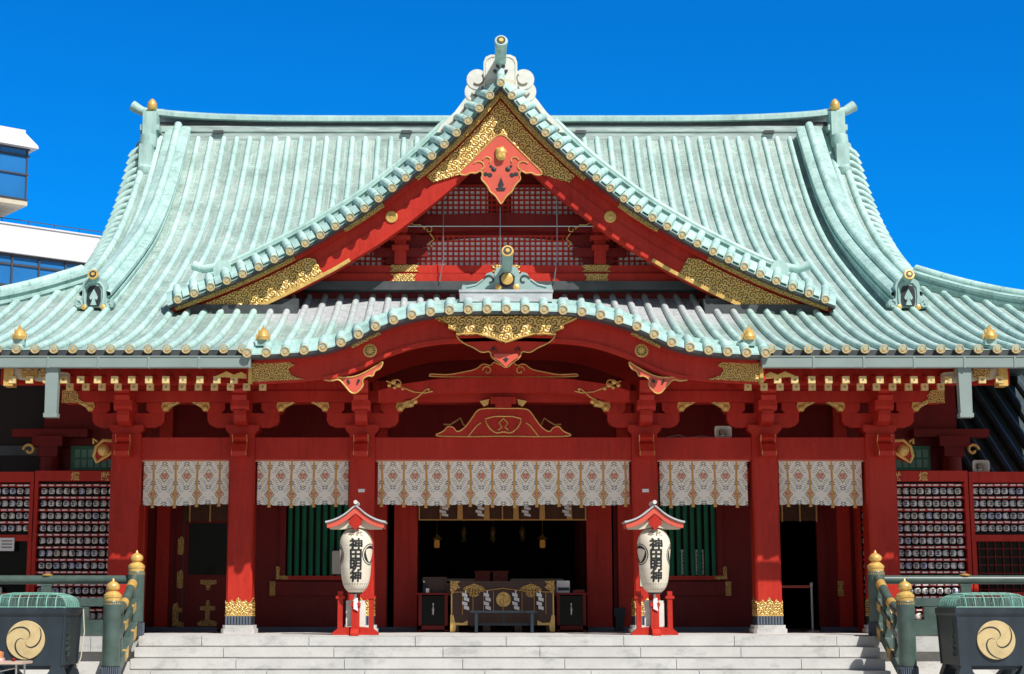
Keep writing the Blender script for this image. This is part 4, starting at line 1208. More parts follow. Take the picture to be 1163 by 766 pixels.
ins = [(-0.34, 3.98), (0.34, 3.98), (0.30, 3.80), (0.14, 3.66), (0, 3.70), (-0.14, 3.66), (-0.30, 3.80)]
ins = chaikin(ins, 1)
q.tube([(a, -0.31, b) for a, b in ins + [ins[0]]], 0.013, 'gold_plain', n=5)
q.tube([(a, -0.31, b) for a, b in [(-0.10, 3.72), (-0.03, 3.78), (-0.08, 3.86), (0, 3.94), (0.08, 3.86), (0.03, 3.78), (0.10, 3.72)]], 0.013, 'gold_plain', n=5)
for e in (-1, 1): q.tube([(e * 0.65, -0.31, 3.61), (e * 0.50, -0.31, 3.80), (e * 0.42, -0.31, 3.86)], 0.012, 'gold_plain', n=5)
q.build('gold_outline', fs)
q = MB()
q.box(-0.15, 0.15, -0.32, -0.12, 4.13, 4.28, 'vermilion_paint'); q.box(-0.24, 0.24, -0.34, -0.1, 4.21, 4.34, 'vermilion_paint')
for e in (-1, 1): q.prism([(e * 0.26, 4.30), (e * 0.44, 4.26), (e * 0.36, 4.16), (e * 0.28, 4.20)], -0.33, -0.25, 'gold_plain')
q.build('strut_block', fs)
for s in (-1, 1):
    q = MB()
    q.tube([(s * a, 0.6, b) for a, b in [(0.62, 3.86), (0.74, 3.92), (0.80, 4.05), (0.90, 3.98), (1.0, 3.92), (1.12, 3.93)]], 0.016, 'gold_plain', n=5)
    q.build('gold_line_carving', hall)

# ---- inner wall, doors, windows (Y = 2.4)
IY = 2.4
q = MB()
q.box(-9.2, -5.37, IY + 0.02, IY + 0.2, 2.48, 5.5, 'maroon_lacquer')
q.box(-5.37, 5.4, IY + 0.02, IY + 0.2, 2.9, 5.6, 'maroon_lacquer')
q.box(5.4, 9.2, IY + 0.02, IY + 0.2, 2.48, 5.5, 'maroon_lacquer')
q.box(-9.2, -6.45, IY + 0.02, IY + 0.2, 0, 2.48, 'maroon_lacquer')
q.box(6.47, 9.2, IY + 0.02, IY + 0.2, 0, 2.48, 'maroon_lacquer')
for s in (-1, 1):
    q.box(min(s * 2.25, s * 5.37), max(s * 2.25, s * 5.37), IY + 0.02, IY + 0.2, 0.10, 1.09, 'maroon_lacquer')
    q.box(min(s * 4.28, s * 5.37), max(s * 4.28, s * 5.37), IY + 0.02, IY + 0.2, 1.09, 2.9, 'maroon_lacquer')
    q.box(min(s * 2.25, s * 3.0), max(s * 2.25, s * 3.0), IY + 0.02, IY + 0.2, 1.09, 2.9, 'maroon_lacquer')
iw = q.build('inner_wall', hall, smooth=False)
q = MB()       # dark hall behind: floor, side walls, back, ceiling
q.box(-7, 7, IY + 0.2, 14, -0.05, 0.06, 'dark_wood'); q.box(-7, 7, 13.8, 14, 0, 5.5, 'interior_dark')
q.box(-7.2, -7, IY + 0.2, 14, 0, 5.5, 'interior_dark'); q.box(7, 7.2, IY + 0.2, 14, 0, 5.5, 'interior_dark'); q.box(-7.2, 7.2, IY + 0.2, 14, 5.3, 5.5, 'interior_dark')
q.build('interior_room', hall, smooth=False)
q = MB()
for a, b in ((-7.0, -5.6), (-4.8, -1.66), (1.72, 5.5), (6.3, 7.1)): q.box(a, b, IY - 0.14, IY + 0.02, 0.012, 0.10, 'slate_sill')
q.build('stone_sill', hall, smooth=False)
for X, w in ((-6.72, 0.26), (6.82, 0.26), (-5.25, 0.3), (5.25, 0.3), (-2.42, 0.3), (2.48, 0.3)):
    q = MB(); q.box(X - w / 2, X + w / 2, IY - 0.10, IY + 0.06, 0.10, 5.0, 'vermilion_paint'); q.build('wall_post', hall, smooth=False)
for a, b in ((-2.12, -1.655), (1.70, 2.20)):
    q = MB(); q.box(a, b, IY - 0.14, IY + 0.1, 0.10, 2.95, 'vermilion_paint'); q.box(a + (0.3 if a < 0 else 0.0), b - (0 if a < 0 else 0.3), IY - 0.17, IY - 0.13, 0.10, 2.94, 'vermilion_paint'); q.build('door_post', hall, smooth=False)
q = MB(); q.box(-7.2, 7.2, IY - 0.12, IY + 0.12, 2.95, 3.25, 'vermilion_paint'); q.build('inner_lintel', hall, smooth=False)

# left door with gilt hinges
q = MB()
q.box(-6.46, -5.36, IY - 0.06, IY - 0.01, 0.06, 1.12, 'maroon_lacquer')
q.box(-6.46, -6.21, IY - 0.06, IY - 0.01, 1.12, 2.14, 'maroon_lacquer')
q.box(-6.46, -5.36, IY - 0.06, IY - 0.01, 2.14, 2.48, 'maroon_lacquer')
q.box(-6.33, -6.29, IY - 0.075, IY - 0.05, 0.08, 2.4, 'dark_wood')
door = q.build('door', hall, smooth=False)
q = MB(); q.box(-6.21, -5.36, IY - 0.045, IY - 0.025, 1.12, 2.14, 'door_glass'); q.build('door_glass', door, smooth=False)
def fitting(par, pts, y, name='gold_hinge'):
    q = MB(); q.prism(pts, y - 0.014, y, 'gold_filigree_fine'); return q.build(name, par, smooth=False)
def off2(x, z, pts): return [(x + a, z + b) for a, b in pts]
hingeP = [(-0.06, -0.15), (0.03, -0.18), (0.06, -0.12), (0.06, 0.12), (0.03, 0.20), (-0.06, 0.15)]
for z in (1.68, 1.02): fitting(door, off2(-6.36, z, hingeP), IY - 0.076)
fitting(door, off2(-6.40, 0.36, [(-0.09, -0.24), (0.14, -0.26), (0.14, -0.18), (0.03, -0.15), (0.03, 0.02), (0.10, 0.04), (0.10, 0.10), (0.03, 0.12), (0.0, 0.22), (-0.09, 0.18)]), IY - 0.078)
fitting(door, off2(-5.80, 0.30, [(-0.18, -0.18), (0.18, -0.18), (0.20, -0.12), (0.12, -0.07), (0.045, -0.06), (0.045, 0.12), (0.15, 0.13), (0.15, 0.20), (0.045, 0.21), (0.03, 0.32), (-0.03, 0.32), (-0.045, 0.21), (-0.15, 0.20), (-0.15, 0.13), (-0.045, 0.12), (-0.045, -0.06), (-0.12, -0.07), (-0.20, -0.12)]), IY - 0.064)
fitting(door, off2(-5.80, 1.02, [(-0.16, 0.0), (0.16, 0.0), (0.16, -0.08), (0.05, -0.10), (0.03, -0.20), (-0.03, -0.20), (-0.05, -0.10), (-0.16, -0.08)]), IY - 0.064)

# lattice windows
for s, (x0, x1, n) in ((-1, (-4.28, -3.02, 9)), (1, (3.05, 4.30, 9))):
    q = MB()
    q.box(x0 - 0.06, x1 + 0.06, IY - 0.07, IY + 0.02, 1.02, 1.10, 'vermilion_paint')
    q.box(x0 - 0.30, x1 + 0.24, IY - 0.10, IY + 0.01, 0.72, 0.98, 'maroon_lacquer')
    q.box(x0 - 0.12, x0, IY - 0.07, IY + 0.02, 1.10, 2.9, 'maroon_lacquer'); q.box(x1, x1 + 0.12, IY - 0.07, IY + 0.02, 1.10, 2.9, 'maroon_lacquer')
    q.box(x0, x1, IY + 0.4, IY + 0.45, 1.0, 3.0, 'interior_dark')
    win = q.build('lattice_window', hall, smooth=False)
    for k in range(n):
        xx = x0 + (k + 0.55) * (x1 - x0) / n
        q = MB(); q.prism([(xx, IY - 0.06), (xx + 0.042, IY - 0.015), (xx, IY + 0.03), (xx - 0.042, IY - 0.015)], 1.10, 2.95, 'green_paint', 'xy'); q.build('slat', win, smooth=False)
    xe = x0 - 0.06 if s < 0 else x1 + 0.06
    e = -1 if s < 0 else 1
    fitting(win, [(xe - e * 0.12, 1.03), (xe + e * 0.12, 1.03), (xe + e * 0.12, 1.29), (xe + e * 0.04, 1.27), (xe + e * 0.05, 1.10), (xe - e * 0.12, 1.10)], IY - 0.075, 'corner_fitting')
    xh = x0 - 0.24 if s < 0 else x1 + 0.20
    fitting(win, [(xh - 0.06, 0.71), (xh + 0.06, 0.71), (xh + 0.05, 0.85), (xh + 0.06, 0.99), (xh - 0.06, 0.99)], IY - 0.103, 'corner_fitting')
# right doorway: brown valance board and inner jamb
q = MB()
q.box(6.30, 6.47, IY - 0.02, IY + 0.1, 0.10, 2.5, 'maroon_lacquer')
q.build('door_jamb', hall, smooth=False)
fitting(iw, [(6.66, 0.70), (6.78, 0.70), (6.77, 0.85), (6.78, 1.0), (6.66, 1.0)], IY - 0.105, 'corner_fitting')

# main-body columns at the sides with small caps, green windows
for s in (-1, 1):
    q = MB(); X = s * 9.0
    q.lathe([(0.2, 0.0), (0.2, 3.5)], (X, IY - 0.2, 0.0), 'maroon_lacquer', n=16)
    c2 = q.build('side_column', hall)
    q = MB(); q.box(X - 0.30, X + 0.30, IY - 0.5, IY + 0.1, 3.64, 3.84, 'maroon_lacquer'); q.box(X - 0.2, X + 0.2, IY - 0.45, IY + 0.05, 3.44, 3.64, 'maroon_lacquer')
    q.box(X - 0.75, X + 0.75, IY - 0.3, IY, 3.84, 4.0, 'maroon_lacquer')
    e = s
    q.tube([(X + e * a, IY - 0.52, 3.56 + b) for a, b in scroll(0.34 if s > 0 else 0.34, 0, 0.12, 0.04, 0, 6)], 0.032, 'gold_plain', n=6)
    q.build('column_cap', c2, smooth=False)
    q = MB(); x0 = s * 7.72; x1 = s * 8.62
    q.box(min(x0, x1), max(x0, x1), IY - 0.06, IY + 0.02, 3.20, 3.68, 'green_paint')
    for a in range(6):
        for b in range(2):
            xx = min(x0, x1) + 0.08 + a * 0.135; zz = 3.25 + b * 0.20
            q.box(xx, xx + 0.10, IY - 0.07, IY - 0.05, zz, zz + 0.16, 'mesh_green')
    q.build('transom_window', hall, smooth=False)
    # row of deep eave rafters seen beyond the porch
    for k in range(12):
        xx = s * (8.9 + 0.28 * k)
        q = MB(); q.prism([(0.35, 5.05), (2.4, 5.55), (2.4, 5.66), (0.35, 5.16)], xx - 0.05, xx + 0.05, 'maroon_lacquer', 'yz'); q.box(xx - 0.03, xx + 0.03, 0.335, 0.349, 5.07, 5.13, 'bone_paint'); q.build('deep_rafter', hall, smooth=False)

# ------------------------------------------------------------------ curtains under the lintels
def curtain(x0, x1, label, skew=0.0, group='patterned white curtains under the lintel beams'):
    t = thing('curtain', label, 'curtain', ((x0 + x1) / 2, 0.05, 2.35), group)
    cxm = (x0 + x1) / 2
    zt, zb = 3.165, 2.355
    nx = int((x1 - x0) / 0.035); nz = 14
    ph = random.random() * 6
    rows, uvs = [], []
    tapes = []
    k0 = math.ceil((x0 - cxm) / 0.4115 - 0.5); k = k0
    while cxm + (k + 0.5) * 0.4115 < x1 - 0.04:
        tx = cxm + (k + 0.5) * 0.4115
        if tx > x0 + 0.04: tapes.append(tx)
        k += 1
    def Y(x, v):
        d = 0
        for tx in tapes: d += 0.016 * math.exp(-((x - tx) / 0.075) ** 2)
        return -0.03 - 0.014 * (1 - v) * sin(x * 2.9 + ph) - d * (1.15 - v) * (0.6 + 0.6 * sin(x * 1.7 + ph)) + 0.006 * sin(x * 11 + ph * 2 + v * 3) * (1 - v)
    def ZB(x): return zb + 0.012 * sin(x * 4.1 + ph) + skew * (x - cxm)
    for j in range(nz + 1):
        v = j / nz; r, u = [], []
        for i in range(nx + 1):
            x = x0 + (x1 - x0) * i / nx
            z = zt + (ZB(x) - zt) * (1 - v) if True else 0
            z = ZB(x) + (zt - ZB(x)) * v
            r.append((x + 0.010 * sin(z * 5 + i) * 0, Y(x, v), z)); u.append((x - cxm, (v * 0.82) - 0.14))
        rows.append(r); uvs.append(u)
    m = MB(); m.grid(rows, 'curtain_cloth', uvs); m.build('cloth', t, ang=180, recalc=False)
    m = MB(); m.tube([(x0 - 0.04, -0.03, zt + 0.012), (x1 + 0.04, -0.03, zt + 0.012)], 0.016, 'bone_paint', n=8); m.build('curtain_rod', t)
    for tx in tapes:
        m = MB()
        zb2 = ZB(tx)
        sw = random.uniform(-0.012, 0.012)
        pts = [(zt + 0.04, 0.0), (zt - 0.10, 0.0), (zt - 0.3, sw), (zb2 + 0.2, sw), (zb2 + 0.04, 0.0)]
        for (za, oa), (zb_, ob) in zip(pts[:-1], pts[1:]):
            ya, yb = Y(tx, min(1, (za - zb2) / (zt - zb2))), Y(tx, (zb_ - zb2) / (zt - zb2))
            w = 0.019
            m.add([(tx + oa - w, ya - 0.006, za), (tx + oa + w, ya - 0.006, za), (tx + ob + w, yb - 0.006, zb_), (tx + ob - w, yb - 0.006, zb_),
                   (tx + oa - w, ya - 0.001, za), (tx + oa + w, ya - 0.001, za), (tx + ob + w, yb - 0.001, zb_), (tx + ob - w, yb - 0.001, zb_)],
                  [(0, 1, 2, 3), (0, 4, 7, 3), (1, 2, 6, 5)], 'orange_tape')
        yb = Y(tx, 0.0)
        m.prism([(tx - 0.022, zb2 + 0.05), (tx + 0.022, zb2 + 0.05), (tx + 0.033, zb2 - 0.045), (tx - 0.033, zb2 - 0.045)], yb - 0.02, yb - 0.005, 'orange_tape')
        m.build('tape', t)
    return t
curtain(-6.69, -5.09, 'patterned white curtain above the brown door with gilt hinges, farthest left', 0.012)
curtain(-4.57, -2.88, 'patterned white curtain above the green window on the left side', 0.0)
curtain(-2.33, 2.34, 'widest patterned white curtain, over the central hall opening', 0.0)
curtain(2.91, 4.54, 'patterned white curtain above the green window on the right side', 0.006)
curtain(5.13, 6.67, 'patterned white curtain above the open right doorway, farthest right', -0.006)

# inner brown curtain with gold tassels, zigzag paper streamers
t = thing('inner_curtain', 'brown inner curtain with gold tassels across the top of the central opening', 'curtain', (0.03, IY - 0.2, 2.18))
m = MB()
m.grid([[(-1.64 + 3.34 * i / 60, IY - 0.2 + 0.015 * sin(i * 1.1), z) for i in range(61)] for z in (2.19, 2.5, 2.93)], 'brown_cloth')
m.tube([(-1.64, IY - 0.215, 2.20), (1.70, IY - 0.215, 2.20)], 0.016, 'orange_tape', n=6)
m.build('cloth', t)
for x in (-1.62, -1.20, -0.81, -0.28, 0.03, 0.30, 0.82, 1.36, 1.68):
    m = MB()
    big = x in (-1.36, -0.81, -0.28, 0.30, 0.82, 1.36)
    w = 0.035 if big else 0.012
    m.prism([(x - w, 2.93), (x + w, 2.93), (x + w * (1.6 if big else 1), 2.19), (x - w * (1.6 if big else 1), 2.19)], IY - 0.25, IY - 0.225, 'orange_tape')
    m.build('tassel', t)
for a, b, l in ((-6.30, -5.36, 'short brown valance cloth over the brown door with gilt hinges'), (5.50, 6.32, 'short brown valance cloth over the open right doorway')):
    t = thing('valance', l, 'curtain', ((a + b) / 2, IY - 0.12, 2.18), 'brown valances over the side doors')
    m = MB(); m.grid([[(a + (b - a) * i / 20, IY - 0.13 + 0.01 * sin(i * 1.3), z) for i in range(21)] for z in (2.18, 2.5, 2.9)], 'brown_cloth'); m.build('cloth', t)
    for k in (0.12, 0.55, 0.95):
        m = MB(); x = a + (b - a) * k; m.box(x - 0.014, x + 0.014, IY - 0.16, IY - 0.145, 2.16, 2.9, 'orange_tape'); m.build('cord', t, smooth=False)
def shide(x, y, zt, h, w, label):
    m = MB(); n = 4; z = zt
    m.prism([(x - 0.012, zt + 0.04), (x + 0.012, zt + 0.04), (x + 0.012, zt - 0.02), (x - 0.012, zt - 0.02)], y - 0.004, y + 0.004, 'white_paper')
    for k in range(n):
        o = (w * 0.16) * (1 if k % 2 else -1)
        m.prism([(x + o - w / 2, z), (x + o + w / 2, z - h / n * 0.35), (x + o + w / 2, z - h / n * 1.15), (x + o - w / 2, z - h / n * 0.8)], y - 0.006 - 0.004 * k, y + 0.001 - 0.004 * k, 'white_paper')
        z -= h / n
    o = m.build('paper_streamer', None, loc=(x, y, zt)); tag(o, label, 'paper streamer', 'zigzag white paper streamers'); return o
for x, l in ((-1.13, 'leftmost white zigzag paper streamer hanging before the brown inner curtain'), (-0.42, 'second from left white zigzag streamer before the brown inner curtain'), (0.50, 'third from left white zigzag streamer before the brown inner curtain'), (1.30, 'rightmost white zigzag paper streamer hanging before the brown inner curtain')):
    shide(x, IY - 0.32, 2.52, 0.26, 0.13, l)

# ------------------------------------------------------------------ offering box group in the opening
OY = 1.0
t = thing('offering_box', 'dark wooden offering box with gold corner fittings and gold crest', 'offering box', (0, OY + 0.4, 0.012))
m = MB()
m.box(-0.97, 0.97, OY, OY + 0.8, 0.14, 0.97, 'dark_wood')
m.box(-0.99, 0.99, OY - 0.015, OY + 0.82, 0.93, 0.975, 'dark_wood')
m.build('body', t, smooth=False)
for a in (-0.90, -0.30, 0.30, 0.90):
    m = MB(); m.box(a - 0.07, a + 0.07, OY + 0.02, OY + 0.78, 0.012, 0.14, 'dark_wood'); m.build('foot', t, smooth=False)
for s in (-1, 1):
    m = MB(); m.prism([(s * a, b) for a, b in [(0.99, 0.98), (0.80, 0.98), (0.86, 0.92), (0.80, 0.86), (0.90, 0.80), (0.95, 0.72), (0.99, 0.80)]], OY - 0.03, OY - 0.016, 'gold_filigree_fine'); m.build('corner_fitting', t, smooth=False)
    m = MB(); m.prism([(s * a, b) for a, b in [(0.99, 0.03), (0.90, 0.03), (0.88, 0.15), (0.66, 0.15), (0.66, 0.24), (0.76, 0.19), (0.90, 0.20), (0.93, 0.34), (0.99, 0.34)]], OY - 0.03, OY - 0.001, 'gold_plain'); m.build('corner_fitting', t, smooth=False)
    m = MB(); m.box(s * 0.965 - 0.012, s * 0.965 + 0.012, OY - 0.02, OY - 0.001, 0.3, 0.8, 'gold_plain'); m.build('edge_strip', t, smooth=False)
    m = MB(); c = s * 0.54
    m.prism([(c + a, b) for a, b in [(-0.22, 0.82), (-0.16, 0.87), (0, 0.93), (0.16, 0.87), (0.22, 0.82), (0.12, 0.77), (0.08, 0.70), (0, 0.67), (-0.08, 0.70), (-0.12, 0.77)]], OY - 0.02, OY - 0.001, 'gold_filigree_fine')
    for k in range(4): m.box(c - 0.10 + k * 0.06, c - 0.085 + k * 0.06, OY - 0.026, OY - 0.019, 0.72, 0.83, 'dark_wood')
    m.build('gold_plate', t, smooth=False)
def tomoe(m, cx, cy, cz, R, disc, groove, dy=0.02):
    """gold disc with three whirling comma grooves"""
    m.lathe([(R, dy), (R, 0.0), (R * 0.985, -0.004), (0.001, -0.005)], (cx, cy, cz), disc, n=40, axis='y')
    for k in range(3):
        a0 = k * 2 * pi / 3 + 0.5
        inn, out = [], []
        for i in range(21):
            u = i / 20
            th = a0 + u * 2.35
            r = R * (0.10 + 0.88 * (u ** 0.62))
            w = R * 0.075 * sin(pi * min(1, u * 0.93 + 0.06)) ** 0.7 + R * 0.008
            inn.append((cx + (r - w) * cos(th), cz + (r - w) * sin(th))); out.append((cx + r * cos(th), cz + r * sin(th)))
        m.prism(inn + out[::-1], cy - 0.009, cy - 0.003, groove)
m = MB(); tomoe(m, 0.02, OY - 0.006, 0.63, 0.14, 'gold_plain', 'dark_wood'); m.build('crest', t)
m = MB()
m.tube([(-0.93, OY - 0.06, 0.77), (-0.5, OY - 0.06, 0.77), (0, OY - 0.06, 0.84), (0.5, OY - 0.06, 0.78), (0.93, OY - 0.06, 0.77)], 0.008, 'orange_tape', n=6)
for x, z in ((-0.76, 0.35), (-0.56, 0.40), (-0.36, 0.42), (-0.17, 0.42), (0.01, 0.42), (0.37, 0.42), (0.60, 0.42), (0.82, 0.36)):
    m.tube([(x, OY - 0.06, 0.78), (x, OY - 0.065, z)], 0.006, 'orange_tape', n=5)
o = m.build('shrine_rope', None, loc=(0, OY - 0.06, 0.42)); tag(o, 'thin straw rope with hanging cords strung before the offering box', 'rope')
for x, l in ((-0.70, 'leftmost white zigzag streamer on the rope before the offering box'), (-0.29, 'white zigzag streamer left of the gold crest on the offering box'), (0.25, 'white zigzag streamer right of the gold crest on the offering box'), (0.71, 'rightmost white zigzag streamer on the rope before the offering box')):
    shide(x, OY - 0.09, 0.76, 0.32, 0.10, l)
t = thing('low_stand', 'dark blue low table standing before the offering box', 'table', (0.03, 0.55, 0.012))
m = MB(); m.box(-0.62, 0.66, 0.42, 0.70, 0.385, 0.42, 'blue_paint'); m.build('table_top', t, smooth=False)
for x in (-0.50, 0.54):
    for y in (0.46, 0.65):
        m = MB(); m.box(x - 0.028, x + 0.028, y - 0.028, y + 0.028, 0.012, 0.385, 'blue_paint'); m.build('leg', t, smooth=False)
m = MB(); m.box(-0.50, 0.54, 0.64, 0.67, 0.15, 0.19, 'blue_paint'); m.box(0.0, 0.03, 0.64, 0.67, 0.19, 0.385, 'blue_paint'); m.build('stretcher', t, smooth=False)
for s, l in ((-1, 'maroon side cabinet with a dark glass front left of the offering box'), (1, 'maroon side cabinet with a dark glass front right of the offering box')):
    t = thing('side_cabinet', l, 'cabinet', (s * 1.33, 1.45, 0.012), 'cabinets beside the offering box')
    m = MB(); a, b = s * 1.04 if s > 0 else -1.60, 1.60 if s > 0 else -1.04
    m.box(a, b, 1.2, 1.65, 0.06, 0.14, 'maroon_lacquer'); m.box(a, a + 0.06, 1.2, 1.65, 0.012, 0.72, 'maroon_lacquer'); m.box(b - 0.06, b, 1.2, 1.65, 0.012, 0.72, 'maroon_lacquer'); m.box(a + 0.06, b - 0.06, 1.6, 1.65, 0.14, 0.72, 'interior_dark')
    m.build('frame', t, smooth=False)
    m = MB(); m.box(a - 0.05, b + 0.05, 1.17, 1.68, 0.72, 0.755, 'maroon_lacquer'); m.build('table_top', t, smooth=False)
    m = MB(); m.box(a + 0.06, b - 0.06, 1.24, 1.25, 0.15, 0.70, 'door_glass'); m.build('glass_front', t, smooth=False)
    m = MB(); m.lathe([(0.03, 0), (0.02, 0.05), (0.035, 0.10), (0.012, 0.16), (0.02, 0.22)], (s * 1.32, 1.225, 0.34), 'steel', n=10); m.build('handle', t)
m = MB(); m.box(-1.52, -1.06, 1.38, 1.42, 0.756, 1.06, 'dark_wood'); m.box(-1.54, -1.04, 1.36, 1.44, 0.756, 0.78, 'dark_wood')
tag(m.build('wooden_screen', None, False, (-1.29, 1.4, 0.756)), 'brown wooden screen board standing on the left cabinet', 'screen')
m = MB(); m.lathe([(0.03, 0), (0.032, 0.12), (0.014, 0.16), (0.014, 0.2)], (-1.50, 1.26, 0.756), 'blue_paint', n=12); m.lathe([(0.017, 0.2), (0.017, 0.225)], (-1.50, 1.26, 0.756), 'white_paper', n=10)
tag(m.build('bottle', None, True, (-1.50, 1.26, 0.756)), 'small blue bottle on the left cabinet', 'bottle')
m = MB(); m.box(-1.46, -1.40, 1.22, 1.28, 0.756, 0.83, 'white_paper'); m.box(-1.465, -1.395, 1.215, 1.285, 0.83, 0.842, 'grey_plastic'); tag(m.build('paper_box', None, False, (-1.43, 1.25, 0.756)), 'small white box beside the blue bottle', 'box')
m = MB()
m.prism([(1.32, 0.756), (1.40, 0.756), (1.36, 0.99), (1.34, 0.99)], 1.05, 1.30, 'white_paper', 'yz')
m.box(1.06, 1.30, 1.300, 1.36, 0.758, 0.78, 'white_paper')
m.box(1.07, 1.29, 1.316, 1.322, 0.80, 0.86, 'blue_paint')
tag(m.build('notice_stand', None, False, (1.17, 1.33, 0.756)), 'white notice stand on the right cabinet', 'notice')
m = MB(); m.box(1.35, 1.58, 1.20, 1.42, 0.756, 0.80, 'maroon_lacquer'); m.box(1.36, 1.57, 1.21, 1.41, 0.80, 0.815, 'dark_wood'); tag(m.build('tray', None, False, (1.46, 1.31, 0.756)), 'low maroon tray on the right cabinet', 'tray')
# deep inside the hall
t = thing('altar_table', 'dark altar table deep inside the hall', 'altar', (-0.05, 6.0, 0.06))
m = MB(); m.box(-1.5, 1.45, 6.0, 6.8, 0.55, 0.62, 'dark_wood'); m.box(-1.2, 1.2, 6.8, 7.4, 0.80, 0.86, 'dark_wood'); m.build('table_top', t, smooth=False)
for x in (-1.4, 1.35):
    m = MB(); m.box(x - 0.05, x + 0.05, 6.1, 6.7, 0.06, 0.55, 'dark_wood'); m.box(x * 0.8 - 0.05, x * 0.8 + 0.05, 6.85, 7.3, 0.06, 0.80, 'dark_wood'); m.build('leg', t, smooth=False)
for x, l in ((-0.36, 'left red brocade box behind the offering box'), (0.0, 'right red brocade box behind the offering box')):
    m = MB(); m.box(x - 0.15, x + 0.15, 2.9, 3.1, 0.90, 1.18, 'brocade'); m.box(x - 0.17, x + 0.17, 2.88, 3.12, 1.18, 1.21, 'brocade')
    for e in (-0.12, 0.12): m.box(x + e - 0.02, x + e + 0.02, 2.92, 3.08, 0.06, 0.90, 'dark_wood')
    tag(m.build('brocade_box', None, False, (x, 3.0, 0.06)), l, 'box', 'brocade boxes')
for x, l in ((-1.32, 'small dim glowing lantern inside the hall, left one'), (0.95, 'small dim glowing lantern inside the hall, right one')):
    t = thing('hall_lantern', l, 'lantern', (x, 5.0, 1.7), 'dim lanterns inside the hall')
    m = MB(); m.lathe([(0.04, 0.04), (0.06, 0.06), (0.06, 0.18), (0.045, 0.21)], (x, 5.0, 1.7), 'lamp_glow', n=6); m.build('shade', t, smooth=False)
    m = MB(); m.lathe([(0.13, 0.22), (0.04, 0.30), (0.01, 0.34)], (x, 5.0, 1.7), 'gold_plain', n=6); m.tube([(x, 5.0, 2.04), (x, 5.0, 5.3)], 0.006, 'gold_plain', n=4); m.build('lantern_roof', t, smooth=False)
for x, l in ((-1.05, 'pale low wooden table deep in the hall, left of the brocade boxes'), (0.78, 'pale low wooden table deep in the hall, right of the brocade boxes')):
    t = thing('offering_table', l, 'table', (x, 4.2, 0.06), 'pale tables inside the hall')
    m = MB(); m.box(x - 0.55, x + 0.55, 4.0, 4.5, 1.02, 1.07, 'bone_paint'); m.build('table_top', t, smooth=False)
    for a in (-0.48, 0.48):
        m = MB(); m.box(x + a - 0.03, x + a + 0.03, 4.05, 4.45, 0.06, 1.02, 'table_top'); m.build('leg', t, smooth=False)
    m = MB(); m.box(x - 0.45, x + 0.45, 4.05, 4.08, 0.72, 0.98, 'table_top'); m.build('apron', t, smooth=False)
for x, l in ((-1.9, 'dark red round pillar inside the hall, left one'), (1.9, 'dark red round pillar inside the hall, right one')):
    m = MB(); m.lathe([(0.2, 0), (0.2, 5.2)], (x, 6.2, 0.06), 'maroon_lacquer', n=18); tag(m.build('pillar', None, True, (x, 6.2, 0.06)), l, 'pillar', 'pillars inside the hall')
for i, (x, l) in enumerate(((-0.75, 'brass hanging ornament deep in the hall, leftmost'), (-0.05, 'brass hanging ornament deep in the hall, middle'), (0.65, 'brass hanging ornament deep in the hall, rightmost'))):
    m = MB(); m.lathe([(0.02, 0.4), (0.07, 0.34), (0.09, 0.24), (0.06, 0.16), (0.08, 0.08), (0.02, 0.0)], (x, 9.0, 2.0), 'gold_plain', n=10); m.tube([(x, 9.0, 2.4), (x, 9.0, 5.3)], 0.008, 'gold_plain', n=4)
    tag(m.build('hanging_ornament', None, True, (x, 9.0, 2.0)), l, 'ornament', 'brass hanging ornaments in the hall')
# belt barrier in the right doorway
t = thing('belt_barrier', 'steel barrier post with red belt in the right doorway', 'barrier', (6.12, 2.2, 0.012))
m = MB(); m.lathe([(0.15, 0), (0.15, 0.02), (0.03, 0.04), (0.025, 0.06), (0.025, 0.86), (0.035, 0.87), (0.035, 0.95), (0.02, 0.96)], (6.12, 2.2, 0.012), 'steel', n=14); m.build('post', t)
m = MB(); m.box(5.1, 6.09, 2.195, 2.205, 0.86, 0.91, 'pale_red_paint'); m.build('belt', t, smooth=False)
# framed and loose papers behind / before the green slats
m = MB(); m.box(-3.36, -3.14, IY - 0.16, IY - 0.12, 1.12, 1.60, 'dark_wood'); m.box(-3.345, -3.155, IY - 0.166, IY - 0.158, 1.135, 1.585, 'grey_plastic')
tag(m.build('framed_notice', None, False, (-3.25, IY - 0.14, 1.12)), 'framed grey notice leaning on the left green window', 'notice')
for x, w, l in ((3.22, 0.2, 'white paper sheet behind the right green slats, beside the lantern'), (3.62, 0.2, 'white paper sheet behind the middle of the right green slats'), (3.97, 0.16, 'narrow white paper sheet behind the right green slats, farthest right')):
    m = MB(); m.box(x - w / 2, x + w / 2, IY + 0.10, IY + 0.105, 1.12, 1.62, 'white_paper')
    for k in range(4):
        xx = x - w / 2 + 0.03 + k * (w - 0.06) / 3; z = 1.57
        while z > 1.2:
            h = random.uniform(0.03, 0.07); m.box(xx - 0.008, xx + 0.008, IY + 0.094, IY + 0.0995, z - h, z, 'black_ink'); z -= h + 0.02
    tag(m.build('paper_sheet', None, False, (x, IY + 0.1, 1.12)), l, 'paper', 'paper sheets behind the green slats')
m = MB(); m.box(2.22, 2.44, IY - 0.22, IY - 0.11, 0.30, 0.46, 'blue_paint'); m.box(2.21, 2.45, IY - 0.23, IY - 0.105, 0.46, 0.475, 'blue_paint')
m.box(2.25, 2.41, IY - 0.2, IY - 0.12, 0.012, 0.30, 'iron_black'); tag(m.build('blue_box', None, False, (2.33, IY - 0.2, 0.012)), 'small teal box on a black foot by the post right of the opening', 'box')

